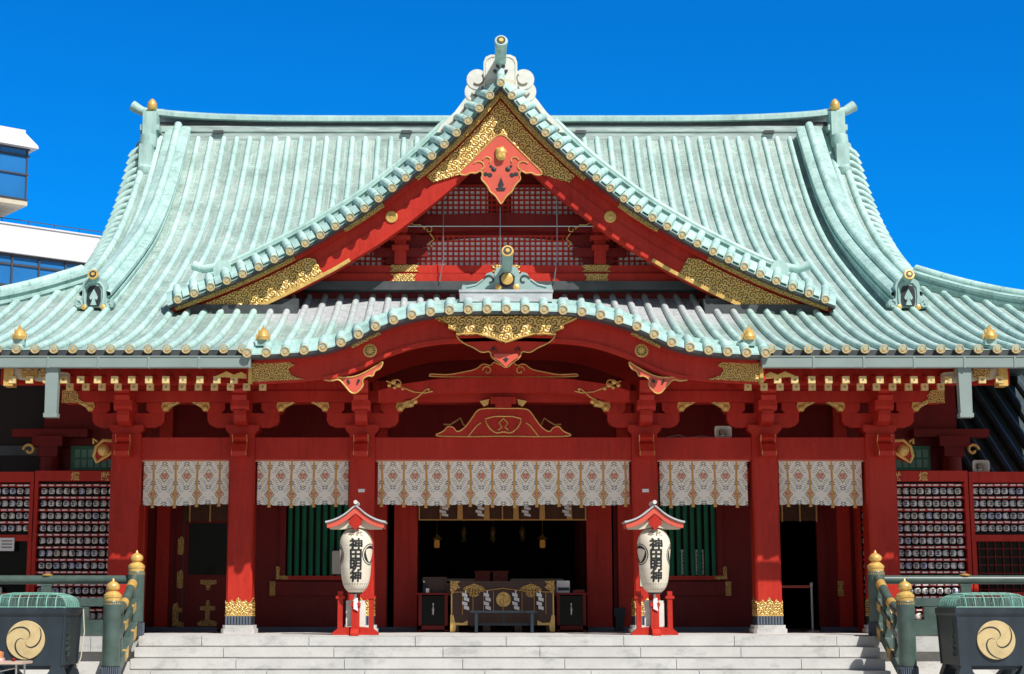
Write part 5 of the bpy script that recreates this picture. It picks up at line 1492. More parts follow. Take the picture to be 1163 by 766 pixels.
# ------------------------------------------------------------------ writing as mesh
def glyph_mesh(txt, size, bold=0.0, vertical=False, pitch=1.06):
    out = []
    for i, ch in enumerate(txt):
        cu = bpy.data.curves.new('glyph', 'FONT'); cu.body = ch; cu.size = size; cu.offset = bold
        cu.align_x = 'CENTER'; cu.align_y = 'CENTER'; cu.resolution_u = 2
        o = bpy.data.objects.new('glyph', cu); COL.objects.link(o)
        dg = bpy.context.evaluated_depsgraph_get(); dg.update()
        me = bpy.data.meshes.new_from_object(o.evaluated_get(dg))
        bm = bmesh.new(); bm.from_mesh(me)
        xs = [v.co.x for v in bm.verts]; ys = [v.co.y for v in bm.verts]
        cx, cy = (min(xs) + max(xs)) / 2, (min(ys) + max(ys)) / 2
        for v in bm.verts:
            v.co.x -= cx; v.co.y -= cy
            if vertical: v.co.y -= i * size * pitch
            else: v.co.x += i * size * pitch
        out.append(bm)
        bpy.data.objects.remove(o); bpy.data.curves.remove(cu); bpy.data.meshes.remove(me)
    return out
def text_obj(name, bms, mat, parent, place, slice_step=None, squash=(1, 1)):
    me = bpy.data.meshes.new(name); big = bmesh.new()
    for bm in bms:
        if slice_step:
            x = -0.6
            while x < 0.6:
                bmesh.ops.bisect_plane(bm, geom=bm.verts[:] + bm.edges[:] + bm.faces[:], plane_co=(x, 0, 0), plane_no=(1, 0, 0)); x += slice_step
            y = -1.6
            while y < 0.6:
                bmesh.ops.bisect_plane(bm, geom=bm.verts[:] + bm.edges[:] + bm.faces[:], plane_co=(0, y, 0), plane_no=(0, 1, 0)); y += slice_step
        tmp = bpy.data.meshes.new('tmp'); bm.to_mesh(tmp); big.from_mesh(tmp); bpy.data.meshes.remove(tmp); bm.free()
    org = WL[parent.name]
    for v in big.verts:
        p = place(v.co.x * squash[0], v.co.y * squash[1]); v.co = (p[0] - org[0], p[1] - org[1], p[2] - org[2])
    big.to_mesh(me); big.free(); me.materials.append(M[mat])
    o = bpy.data.objects.new(name, me); COL.objects.link(o); o.parent = parent; WL[o.name] = org; return o

# ------------------------------------------------------------------ lantern stands and the big paper lanterns
LPROF = Curve([(0.0, 0.10), (0.03, 0.145), (0.10, 0.20), (0.22, 0.238), (0.38, 0.258), (0.55, 0.268), (0.72, 0.285), (0.86, 0.285), (0.96, 0.262), (1.04, 0.215), (1.09, 0.16), (1.12, 0.125)])
def big_lantern(X, Y, Z, side, label):
    t = thing('paper_lantern', label, 'lantern', (X, Y, Z), 'big white paper lanterns on red stands')
    m = MB(); m.lathe([(LPROF(z), z) for z in [1.12 * k / 48 for k in range(49)]], (X, Y, Z), 'lantern_paper', n=40); m.build('paper_body', t, ang=180)
    m = MB(); m.lathe([(0.135, 1.105), (0.15, 1.11), (0.15, 1.165), (0.13, 1.17)], (X, Y, Z), 'iron_black', n=24); m.build('top_ring', t)
    m = MB(); m.lathe([(0.09, -0.02), (0.115, -0.015), (0.115, 0.012), (0.1, 0.015)], (X, Y, Z), 'iron_black', n=24); m.build('bottom_ring', t)
    def wrap(x, z, e=0.004):
        r = LPROF(z) + e; a = x / 0.275
        return (X + r * sin(a), Y - r * cos(a), Z + z)
    dx = 0.015 if side < 0 else 0.01
    text_obj('lettering', glyph_mesh('神田明神', 0.205, 0.008, True, 0.90), 'black_ink', t, lambda x, y: wrap(x * 1.12 + dx, 0.835 + y * 0.99), 0.04)
    text_obj('small_lettering', glyph_mesh('奉献', 0.12, 0.002), 'faded_ink', t, lambda x, y: wrap((x - 0.07) * 1.25 + dx, 1.015 + y * 0.75), 0.04)
    # whirling crest rings on the flanks
    for e, ang in ((side * -1, 1.12), (side, 1.45)):
        m = MB()
        def ring(r, w, a0=0, a1=2 * pi, n=40, cx=0, cz=0):
            inn, out = [], []
            for k in range(n + 1):
                th = a0 + (a1 - a0) * k / n
                ww = w * (1 if abs(a1 - a0) > 6 else max(0.08, sin(pi * (0.05 + 0.9 * k / n))))
                inn.append((cx + (r - ww) * cos(th), cz + (r - ww) * sin(th))); out.append((cx + r * cos(th), cz + r * sin(th)))
            rows = [[wrap(e * (ang * 0.275) + p[0], 0.66 + p[1], 0.004) for p in inn], [wrap(e * (ang * 0.275) + p[0], 0.66 + p[1], 0.004) for p in out]]
            m.grid(rows, 'black_ink')
        ring(0.185, 0.014)
        for k in range(3):
            a0 = k * 2 * pi / 3 + 0.4
            ring(0.15, 0.05, a0, a0 + 2.2)
        m.build('crest_mark', t, recalc=False)
    m = MB()      # petal strokes near the bottom
    for k in range(-5, 6):
        a = k * 0.058
        m.grid([[wrap(a - 0.008, 0.16), wrap(a * 0.8 - 0.006, 0.05)], [wrap(a + 0.008, 0.16), wrap(a * 0.8 + 0.006, 0.05)]], 'faded_ink' if side > 0 else 'black_ink')
    m.build('petal_mark', t, recalc=False)
    m = MB()
    m.tube([(X, Y - 0.02, Z - 0.02), (X, Y - 0.03, Z - 0.10)], 0.02, 'white_paper', n=6)
    m.prism([(X - 0.02, Z - 0.05), (X + 0.04, Z - 0.09), (X + 0.05, Z - 0.20), (X - 0.03, Z - 0.16)], Y - 0.05, Y - 0.035, 'white_paper')
    m.prism([(X - 0.03, Z - 0.15), (X + 0.03, Z - 0.18), (X + 0.05, Z - 0.31), (X - 0.03, Z - 0.27)], Y - 0.06, Y - 0.048, 'white_paper')
    m.build('paper_tassel', t)
    m = MB(); m.tube([(X, Y, Z + 1.165), (X, Y, Z + 1.30)], 0.012, 'iron_black', n=6); m.build('hook', t)
RC = Curve([(0.0, 0.33), (0.06, 0.285), (0.16, 0.20), (0.28, 0.125), (0.40, 0.075), (0.50, 0.05), (0.57, 0.045)])
def lantern_stand(X, Y, label):
    t = thing('lantern_stand', label, 'lantern stand', (X, Y, 0.0), 'red roofed lantern stands')
    Z = 1.88
    m = MB()   # roof
    pts = half_pts(RC, 0.56, 0.04, -1)[::-1] + half_pts(RC, 0.56, 0.04, 1)[1:]
    a = [(X + p[0], Z + p[1]) for p in pts]; b = [(X + p[0], Z + p[1] + 0.03) for p in pts]
    m.prism(a + b[::-1], Y - 0.30, Y + 0.30, 'lead_grey')
    m.tube([(X, Y - 0.33, Z + 0.40), (X, Y + 0.33, Z + 0.40)], 0.035, 'white_plaster', n=10)
    m.build('roof', t)
    m = MB()
    lowr = [(X + p[0] * 0.96, Z + p[1] - 0.012) for p in pts]; lw2 = [(X + p[0] * 0.94, Z + p[1] - 0.125 + 0.04 * (abs(p[0]) / 0.56)) for p in pts]
    m.prism(lowr + lw2[::-1], Y - 0.27, Y - 0.22, 'pale_red_paint'); m.prism(lowr + lw2[::-1], Y + 0.22, Y + 0.27, 'pale_red_paint')
    m.build('bargeboard', t)
    m = MB()
    fr = [(-0.47, -0.02), (-0.30, 0.0), (-0.12, 0.10), (0, 0.03), (0.12, 0.10), (0.30, 0.0), (0.47, -0.02), (0.44, -0.06), (0.26, -0.065), (0.1, -0.04), (0, -0.02), (-0.1, -0.04), (-0.26, -0.065), (-0.44, -0.06)]
    m.prism([(X + u, Z + v) for u, v in fr], Y - 0.20, Y - 0.15, 'bone_paint')
    m.box(X - 0.44, X + 0.44, Y + 0.16, Y + 0.2, Z - 0.05, Z + 0.01, 'bone_paint')
    m.build('eave_carving', t)
    m = MB()
    pd = [(0, 0.19), (0.09, 0.11), (0.12, 0.03), (0.06, -0.02), (0, -0.08), (-0.06, -0.02), (-0.12, 0.03), (-0.09, 0.11)]
    m.prism([(X + u, Z + v) for u, v in pd], Y - 0.30, Y - 0.275, 'vermilion_paint'); m.build('pendant', t)
    m = MB(); m.box(X - 0.05, X + 0.05, Y + 0.34, Y + 0.44, 0.06, Z - 0.06, 'vermilion_paint'); m.box(X - 0.05, X + 0.05, Y - 0.2, Y + 0.44, Z - 0.06, Z + 0.02, 'vermilion_paint'); m.build('post', t, smooth=False)
    for e in (-1, 1):
        m = MB(); x = X + e * 0.27
        m.box(x - 0.042, x + 0.042, Y + 0.02, Y + 0.11, 0.10, 0.76, 'vermilion_paint'); m.box(x - 0.075, x + 0.075, Y + 0.005, Y + 0.125, 0.63, 0.68, 'vermilion_paint'); m.build('side_post', t, smooth=False)
    m = MB(); m.box(X - 0.17, X + 0.17, Y + 0.06, Y + 0.08, 0.16, 0.60, 'white_plaster'); m.build('white_panel', t, smooth=False)
    m = MB(); m.box(X - 0.07, X + 0.07, Y - 0.06, Y + 0.04, 0.06, 0.58, 'vermilion_paint'); m.box(X - 0.085, X + 0.085, Y - 0.08, Y + 0.05, 0.50, 0.56, 'vermilion_paint'); m.build('front_post', t, smooth=False)
    m = MB(); m.prism([(X - 0.40, 0.0), (X + 0.40, 0.0), (X + 0.40, 0.05), (X + 0.30, 0.13), (X + 0.12, 0.15), (X - 0.12, 0.15), (X - 0.30, 0.13), (X - 0.40, 0.05)], Y + 0.0, Y + 0.14, 'vermilion_paint')
    m.prism([(Y - 0.28, 0.0), (Y + 0.5, 0.0), (Y + 0.5, 0.05), (Y + 0.42, 0.12), (Y - 0.2, 0.12), (Y - 0.28, 0.05)], X - 0.07, X + 0.07, 'vermilion_paint', 'yz'); m.build('foot', t, smooth=False)
for X, s, l1, l2 in ((-2.60, -1, 'red roofed lantern stand before the left green window and pillar', 'big white paper lantern hanging from the left red stand, crest on its right flank'), (2.57, 1, 'red roofed lantern stand before the right green window and pillar', 'big white paper lantern hanging from the right red stand, crest on its left flank')):
    lantern_stand(X, -1.85, l1)
    big_lantern(X, -1.88, 0.73, s, l2)

# ------------------------------------------------------------------ lantern racks and their rows of small lanterns
RY = 1.2
def rack(x0, x1, ztop, zbot, rowsz, label, RY=1.2):
    k = (31 + RY) / 32.2                # same design, scaled to its depth
    x0, x1 = (x0 + 0.68) * k - 0.68, (x1 + 0.68) * k - 0.68
    ztop, zbot, rowsz = (ztop - .5) * k + .5, (zbot - .5) * k + .5, [(z - .5) * k + .5 for z in rowsz]
    t = thing('lantern_rack', label, 'rack', ((x0 + x1) / 2, RY + 0.1, 0.012), 'red racks of small lanterns')
    m = MB()
    m.box(x0, x0 + 0.07, RY - 0.03, RY + 0.22, 0.012, ztop, 'vermilion_paint'); m.box(x1 - 0.07, x1, RY - 0.03, RY + 0.22, 0.012, ztop, 'vermilion_paint')
    m.box(x0 + 0.07, x1 - 0.07, RY - 0.025, RY + 0.2, ztop - 0.20, ztop, 'vermilion_paint')
    m.box(x0 + 0.07, x1 - 0.07, RY - 0.025, RY + 0.2, zbot - 0.12, zbot, 'vermilion_paint')
    m.build('frame', t, smooth=False)
    m = MB(); m.box(x0 + 0.07, x1 - 0.07, RY + 0.16, RY + 0.2, zbot, ztop - 0.2, 'interior_dark'); m.build('back_panel', t, smooth=False)
    for z in rowsz:
        m = MB(); m.box(x0 + 0.07, x1 - 0.07, RY + 0.0, RY + 0.14, z + 0.085, z + 0.135, 'vermilion_paint'); m.build('shelf_rail', t, smooth=False)
    return t
rowz = [2.70 - 0.238 * k for k in range(11)]
r1 = rack(-9.02, -6.86, 3.09, 0.10, rowz, 'red rack full of small lanterns left of the hall, nearest the doors')
r2 = rack(-10.9, -9.04, 3.07, 1.86, rowz[:4], 'red rack with four rows of lanterns above a hatch, far left')
RR = 0.15
r3 = rack(7.44, 9.00, 3.09, 0.10, rowz, 'red rack full of small lanterns right of the hall, nearest the doors', RR)
r4 = rack(9.02, 10.9, 3.07, 1.86, rowz[:4], 'red rack with four rows of lanterns above a window, far right', RR)
r5 = rack(6.83, 7.20, 3.09, 0.10, rowz, 'narrow red rack strip of lanterns behind the right end pillar')
for par, pr, ry in ((r1, (('燈', -8.24), ('献', -7.66)), RY), (r3, (('献', 7.36), ('燈', 7.86)), RR)):
    for ch, x in pr:
        text_obj('gold_lettering', glyph_mesh(ch, 0.175, 0.003), 'gold_plain', par, lambda a, b, x=x, ry=ry: (x + a, ry - 0.029, (2.985 if ry > 1 else 2.90) + b))
m = MB()
m.lathe([(0.030, -0.068), (0.036, -0.066), (0.036, -0.054)], (0, 0, 0), 'black_ink', n=10)
m.lathe([(0.040, -0.054), (0.056, -0.035), (0.060, 0.0), (0.056, 0.035), (0.040, 0.054)], (0, 0, 0), 'small_paper', n=12)
m.lathe([(0.036, 0.054), (0.036, 0.066), (0.030, 0.068)], (0, 0, 0), 'black_ink', n=10)
for z, w, h in ((0.024, 0.030, 0.011), (0.0, 0.020, 0.006), (-0.023, 0.028, 0.009)):
    m.add([(-w, -0.0605, z - h), (w, -0.0605, z - h), (w, -0.0605, z + h), (-w, -0.0605, z + h)], [(0, 1, 2, 3)], 'black_ink')
ORD = ['top', 'second', 'third', 'fourth', 'fifth', 'sixth', 'seventh', 'eighth', 'ninth', 'tenth', 'bottom']
NTH = ['first', 'second', 'third', 'fourth', 'fifth', 'sixth', 'seventh', 'eighth', 'ninth', 'tenth', 'eleventh', 'twelfth']
lan0 = m.build('small_lantern', None, loc=(0, 0, 0))
m = MB(); m.box(-0.05, 0.05, -0.072, -0.062, 0.098, 0.124, 'white_paper'); tag0 = m.build('name_tag', lan0, smooth=False)
first = [True]
def put(x, z, label, ry=RY):
    k = (31 + ry) / 32.2; x, z = (x + .68) * k - .68, (z - .5) * k + .5
    if first[0]:
        o, c = lan0, tag0; first[0] = False
    else:
        o = lan0.copy(); COL.objects.link(o); c = tag0.copy(); COL.objects.link(c); c.parent = o
    o.location = (x, ry + 0.06, z); o.rotation_euler = (random.uniform(-.06, .06), random.uniform(-.07, .07), random.uniform(-0.6, 0.6))
    c.rotation_euler.z = -o.rotation_euler.z * 0.8
    tag(o, label, 'lantern', 'small white lanterns on the red racks')
for r, z in enumerate(rowz):
    row = f'{ORD[r]} row'
    for j in range(10): put(-8.848 + 0.1443 * j, z, f'small white lantern, {NTH[j]} from the left in the {row} of the left inner rack')
    for j in range(9): put(7.668 + 0.1443 * j, z, f'small white lantern, {NTH[j]} from the left in the {row} of the right inner rack', RR)
    if r < 10:
        put(-6.97, z, f'small white lantern in the {row} showing between left end pillar and curtain')
        put(7.0, z, f'small white lantern in the {row} showing between right end pillar and doorway')
    if r < 4:
        for j in range(5): put(-9.17 - 0.1443 * j, z, f'small white lantern, {NTH[j]} from the right in the {row} of the far left rack')
        for j in range(7): put(9.15 + 0.1443 * j, z, f'small white lantern, {NTH[j]} from the left in the {row} of the far right rack', RR)
for s in (-1, 1):
    t = thing('hatch_window', 'dark hatch window under the far left rack, with a white sign' if s < 0 else 'dark grid window under the far right rack', 'window', (s * 9.9, RY, 0.012))
    a, b = min(s * 9.03, s * 10.9), max(s * 9.03, s * 10.9)
    RY = 1.2 if s < 0 else RR
    if s > 0: a -= 0.31
    m = MB(); m.box(a, b, RY - 0.02, RY + 0.2, 0.50, 0.76, 'vermilion_paint'); m.box(a, a + 0.07, RY - 0.02, RY + 0.2, 0.012, 1.738, 'vermilion_paint'); m.box(b - 0.07, b, RY - 0.02, RY + 0.2, 0.012, 1.738, 'vermilion_paint'); m.box(a + 0.07, b - 0.07, RY + 0.05, RY + 0.2, 0.012, 0.36, 'maroon_lacquer'); m.build('frame', t, smooth=False)
    m = MB(); m.box(a + 0.07, b - 0.07, RY + 0.14, RY + 0.16, 0.56, 1.738, 'door_glass'); m.build('pane', t, smooth=False)
    if s > 0:
        m = MB()
        for k in range(12): m.box(a + 0.15 + k * 0.15 - 0.008, a + 0.15 + k * 0.15 + 0.008, RY + 0.10, RY + 0.12, 0.56, 1.738, 'maroon_lacquer')
        for k in range(8): m.box(a + 0.07, b - 0.07, RY + 0.08, RY + 0.10, 0.66 + k * 0.15 - 0.008, 0.66 + k * 0.15 + 0.008, 'maroon_lacquer')
        m.build('lattice', t, smooth=False)
RY = 1.2
m = MB(); m.box(-9.75, -9.36, RY - 0.06, RY - 0.03, 1.55, 1.80, 'white_paper')
for zz in (1.62, 1.68, 1.74): m.box(-9.60, -9.40, RY - 0.064, RY - 0.059, zz - 0.012, zz + 0.012, 'faded_ink')
m.box(-9.72, -9.65, RY - 0.064, RY - 0.059, 1.60, 1.75, 'black_ink')
tag(m.build('white_sign', None, False, (-9.55, RY - 0.05, 1.55)), 'white sign with dark lines hanging in the far left hatch', 'sign')
m = MB(); m.lathe([(0.035, 0), (0.035, 0.26), (0.02, 0.30)], (-9.6, RY - 0.02, 0.565), 'grey_plastic', n=12); tag(m.build('canister', None, True, (-9.6, RY - 0.02, 0.565)), 'grey canister on the sill of the far left hatch', 'canister')

# ------------------------------------------------------------------ loudspeakers
def speaker(X, Y, Z, label, k=1.0):
    t = thing('loudspeaker', label, 'loudspeaker', (X, Y, Z), 'grey horn loudspeakers')
    w, h = 0.16 * k, 0.115 * k
    def rr(w, h, r, n=5):
        o = []
        for cx, cz, a0 in ((w - r, h - r, 0), (-w + r, h - r, pi / 2), (-w + r, -h + r, pi), (w - r, -h + r, 1.5 * pi)):
            o += [(cx + r * cos(a0 + i * pi / 2 / n), cz + r * sin(a0 + i * pi / 2 / n)) for i in range(n + 1)]
        return o
    L = [[(X + a, Y - 0.02, Z + h + b) for a, b in rr(w, h, 0.05)], [(X + a, Y - 0.03, Z + h + b) for a, b in rr(w * 0.86, h * 0.84, 0.045)], [(X + a, Y + 0.10, Z + h + b) for a, b in rr(w * 0.3, h * 0.35, 0.02)]]
    m = MB(); m.grid([r + [r[0]] for r in L], 'grey_plastic')
    m.grid([r + [r[0]] for r in (L[0], [(X + (p[0] - X) * 0.9, Y + 0.05, p[2]) for p in L[0]], [(X + (p[0] - X) * 0.35, Y + 0.22, Z + h + (p[2] - Z - h) * 0.4) for p in L[0]])], 'grey_plastic'); m.build('horn', t)
    m = MB(); m.lathe([(0.045 * k, 0.10), (0.05 * k, 0.0), (0.02 * k, -0.025)], (X, Y, Z + h), 'faded_ink', n=14, axis='y'); m.build('driver', t)
    m = MB(); m.box(X - 0.03, X + 0.03, Y + 0.05, Y + 0.1, Z, Z + h * 0.6, 'steel'); m.build('bracket', t)
speaker(4.11, -0.02, 3.60, 'small grey horn loudspeaker on the lintel beam, right of centre')
speaker(8.98, 0.25, 2.985, 'grey horn loudspeaker standing on the far right rack')
m = MB(); m.tube([(3.05, 0.0, 3.62), (3.3, 0.02, 3.66), (3.45, 0, 3.61), (3.7, 0.02, 3.64), (4.0, 0, 3.61)], 0.012, 'faded_ink', n=5); tag(m.build('cable', None, True, (3.05, 0, 3.62)), 'loose cable lying along the beam beside the loudspeaker', 'cable')

# ------------------------------------------------------------------ balustrades and stair rails
def newel(par, X, Y, zb, zt, ball=0.0):
    m = MB(); m.lathe([(0.142, zb), (0.142, zt - 0.5), (0.147, zt - 0.38), (0.135, zt - 0.36)], (X, Y, 0), 'rail_paint', n=28); o = m.build('newel_post', par)
    return o
def giboshi(par, X, Y, z):
    m = MB()
    m.lathe([(0.158, 0.0), (0.168, 0.01), (0.168, 0.05), (0.155, 0.055), (0.155, 0.11), (0.166, 0.12), (0.166, 0.16), (0.14, 0.175), (0.115, 0.20), (0.085, 0.215), (0.085, 0.235), (0.115, 0.25), (0.128, 0.285), (0.115, 0.325), (0.075, 0.355), (0.03, 0.375), (0.018, 0.41), (0.004, 0.425)], (X, Y, z), 'gold_plain', n=24); m.v = [(X + (a - X) * 0.87, Y + (b - Y) * 0.87, c) for a, b, c in m.v]; m.build('gold_finial', par)
def sleeve(par, X, Y, z0, z1):
    m = MB(); m.lathe([(0.147, z0), (0.156, z0 + 0.002), (0.156, z1), (0.147, z1 + 0.004)], (X, Y, 0), 'iron_black', n=28)
    for k in range(28):
        a = 2 * pi * k / 28; m.box(X + 0.157 * cos(a) - 0.006, X + 0.157 * cos(a) + 0.006, Y + 0.157 * sin(a) - 0.006, Y + 0.157 * sin(a) + 0.006, z0, z1 - 0.015, 'slate_sill')
    m.build('iron_sleeve', par)
for s in (-1, 1):
    side = 'left' if s < 0 else 'right'
    X = s * 6.37
    t = thing('stair_rail', f'green stair rail with gold capped posts on the {side} of the steps', 'railing', (X, -3.0, -1.26), 'green stair rails')
    B, Fr = (-2.05, 1.46), (-3.92, 0.95)
    newel(t, X, B[0], 0.0, B[1]); giboshi(t, X, B[0], B[1] - 0.425); sleeve(t, X, B[0], 0.0, 0.24)
    newel(t, X, Fr[0], -1.26, Fr[1]); giboshi(t, X, Fr[0], Fr[1] - 0.425); sleeve(t, X, Fr[0], -1.26, -0.44)
    def slope(z0, z1, r, name, sag=0.0, box=None):
        m = MB()
        n = 10
        pts = [(X, B[0] - 0.14 + (Fr[0] - B[0] + 0.28) * i / n, z0 + (z1 - z0) * i / n - sag * sin(pi * i / n)) for i in range(n + 1)]
        if box:
            a, b = pts[0], pts[-1]
            m.prism([(a[1], a[2] - box[1]), (b[1], b[2] - box[1]), (b[1], b[2] + box[1]), (a[1], a[2] + box[1])], X - box[0], X + box[0], 'rail_paint', 'yz')
        else: m.tube(pts, r, 'rail_paint', n=14)
        m.build(name, t)
        for i in (1, 5, 9):
            p = pts[i]; q2 = pts[i + 1]; m = MB()
            if box: m.prism([(p[1] + 0.05, p[2] - box[1] - 0.008), (q2[1], q2[2] - box[1] - 0.008), (q2[1], q2[2] + box[1] + 0.008), (p[1] + 0.05, p[2] + box[1] + 0.008)], X - box[0] - 0.006, X + box[0] + 0.006, 'gold_plain', 'yz')
            else: m.tube([p, q2], r + 0.008, 'gold_plain', n=14)
            m.build('gold_joint', t)
    slope(0.98, 0.36, 0.075, 'hand_rail', 0.10)
    slope(0.58, -0.10, 0.06, 'middle_rail', 0.0, (0.06, 0.055))
    slope(0.16, -0.62, 0.07, 'bottom_rail', 0.0, (0.08, 0.08))
    for i, y in enumerate((-2.65, -3.3)):
        u = (B[0] - y) / (B[0] - Fr[0])
        m = MB(); m.box(X - 0.05, X + 0.05, y - 0.05, y + 0.05, 0.16 - 0.78 * u, 0.92 - 0.66 * u, 'rail_paint'); m.build('baluster', t, smooth=False)
    t = thing('balustrade', f'green balustrade on the white platform, {side} of the steps', 'railing', (s * 9.5, -2.0, 0), 'green platform balustrades')
    Yb = -1.98
    m = MB(); m.tube([(s * 6.4, Yb, 0.955), (s * 13.8, Yb, 0.955)], 0.076, 'rail_paint', n=16); m.build('hand_rail', t)
    m = MB(); m.box(min(s * 6.5, s * 13.8), max(s * 6.5, s * 13.8), Yb - 0.06, Yb + 0.06, 0.505, 0.645, 'rail_paint'); m.build('middle_rail', t, smooth=False)
    m = MB(); m.box(min(s * 6.5, s * 13.8), max(s * 6.5, s * 13.8), Yb - 0.085, Yb + 0.085, 0.01, 0.275, 'rail_paint'); m.build('bottom_rail', t, smooth=False)
    for x in (7.92, 9.6, 11.3, 13.0):
        m = MB(); xx = s * x
        m.box(xx - 0.085, xx + 0.085, Yb - 0.05, Yb + 0.05, 0.645, 0.885, 'rail_paint'); m.box(xx - 0.10, xx + 0.10, Yb - 0.055, Yb + 0.055, 0.85, 0.885, 'rail_paint'); m.build('upper_post', t, smooth=False)
        m = MB(); xx = s * (x - 0.62)
        m.box(xx - 0.12, xx + 0.12, Yb - 0.05, Yb + 0.05, 0.275, 0.505, 'rail_paint'); m.build('lower_post', t, smooth=False)
        m = MB(); m.lathe([(0.02, -0.09), (0.03, -0.04), (0.09, -0.02), (0.10, 0.0), (0.03, 0.02)], (s * x, Yb, 1.04), 'gold_plain', n=10); m.build('gold_fitting', t)

# ------------------------------------------------------------------ bronze rainwater troughs with mesh covers
for s in (-1, 1):
    side = 'left' if s < 0 else 'right'
    X, Y = s * 7.46, -4.45
    lab = ('dark bronze water trough with gold crest behind the food table' if s < 0 else 'dark bronze water trough with gold crest in full sun by the right stair rail')
    t = thing('water_trough', lab, 'trough', (X, Y, -1.26), 'bronze rainwater troughs')
    def frus(m, hx0, hy0, z0, hx1, hy1, z1, mat):
        vs = [(X - hx0, Y - hy0, z0), (X + hx0, Y - hy0, z0), (X + hx0, Y + hy0, z0), (X - hx0, Y + hy0, z0), (X - hx1, Y - hy1, z1), (X + hx1, Y - hy1, z1), (X + hx1, Y + hy1, z1), (X - hx1, Y + hy1, z1)]
        m.add(vs, [(0, 3, 2, 1), (4, 5, 6, 7), (0, 1, 5, 4), (1, 2, 6, 5), (2, 3, 7, 6), (3, 0, 4, 7)], mat)
    m = MB(); frus(m, 0.555, 0.52, -0.40, 0.585, 0.55, 0.36, 'bronze_blue')
    for ex in (-1, 1):
        for ey in (-1, 1): m.tube([(X + ex * 0.555, Y + ey * 0.52, -0.40), (X + ex * 0.585, Y + ey * 0.55, 0.36)], 0.016, 'bronze_blue', n=6)
    m.build('body', t, smooth=False)
    m = MB(); frus(m, 0.595, 0.56, 0.36, 0.61, 0.575, 0.40, 'bronze_blue'); frus(m, 0.61, 0.575, 0.40, 0.61, 0.575, 0.475, 'bronze_blue'); m.build('rim', t, smooth=False)
    m = MB(); m.box(X - 0.50, X + 0.50, Y - 0.46, Y + 0.46, -0.46, -0.40, 'bronze_blue')
    for ex in (-1, 1):
        for ey in (-1, 1): frus2 = m.prism([(X + ex * 0.62, -0.62), (X + ex * 0.24, -0.62), (X + ex * 0.36, -0.50), (X + ex * 0.40, -0.40), (X + ex * 0.54, -0.40), (X + ex * 0.58, -0.50)], Y + ey * 0.42 - 0.10, Y + ey * 0.42 + 0.10, 'bronze_blue')
    m.build('feet', t, smooth=False)
    m = MB(); m.box(X - 0.75, X + 0.75, Y - 0.72, Y + 0.72, -1.26, -0.62, 'granite'); m.box(X - 0.66, X + 0.66, Y - 0.63, Y + 0.63, -0.62, -0.60, 'granite'); m.build('stone_plinth', t, smooth=False)
    m = MB()
    def fy(z): return Y - 0.52 - 0.03 * (z + 0.40) / 0.76
    tomoe(m, X, fy(0.32) - 0.008, -0.01, 0.295, 'gold_crest', 'iron_black', 0.06)
    m.build('gold_crest', t)
    m = MB()       # raised characters-like ribs on the flank that faces the steps
    xs = X - s * 0.575
    rr = random.Random(3)
    for k in range(7):
        z = 0.26 - k * 0.085
        for q in range(3):
            y0 = Y - 0.30 + rr.uniform(-0.05, 0.05); h = rr.uniform(0.008, 0.014); ln = rr.uniform(0.03, 0.12)
            m.box(xs - 0.02, xs + 0.02, y0, y0 + ln, z + q * 0.022 - h, z + q * 0.022, 'rail_paint')
    m.build('cast_inscription', t, smooth=False)
    m = MB()       # domed wire mesh
    def dome(u, v):
        def prof(a): return (1 - abs(a) ** 5) ** 0.45 if abs(a) < 1 else 0
        return (X + 0.575 * u, Y + 0.54 * v, 0.475 + 0.235 * min(prof(u), prof(v)))
    us = [-1, -0.985, -0.95, -0.88, -0.72, -0.5, -0.25, 0, 0.25, 0.5, 0.72, 0.88, 0.95, 0.985, 1]
    for k in range(-4, 5):
        w = k / 4.001; r = 0.010
        m.tube([dome(w, u) for u in us], r, 'mesh_green', n=5); m.tube([dome(u, w) for u in us], r * 0.8, 'mesh_green', n=5)
    m.build('wire_cover', t)
    m = MB()
    for k in range(-9, 10):
        w = k / 9.01
        m.tube([dome(w, u) for u in us], 0.0026, 'mesh_green', n=3); m.tube([dome(u, w) for u in us], 0.0026, 'mesh_green', n=3)
    m.build('wire_netting', t)
    if s < 0:
        m = MB(); m.tube([(X + 0.63, Y + 0.50, 0.46), (X + 0.66, Y + 0.50, 0.1), (X + 0.62, Y + 0.50, -0.3), (X + 0.52, Y + 0.48, -0.6)], 0.010, 'bone_paint', n=6)
        tag(m.build('rope', None, True, (X + 0.6, Y - 0.6, -0.6)), 'pale rope hanging down the corner of the left water trough', 'rope')

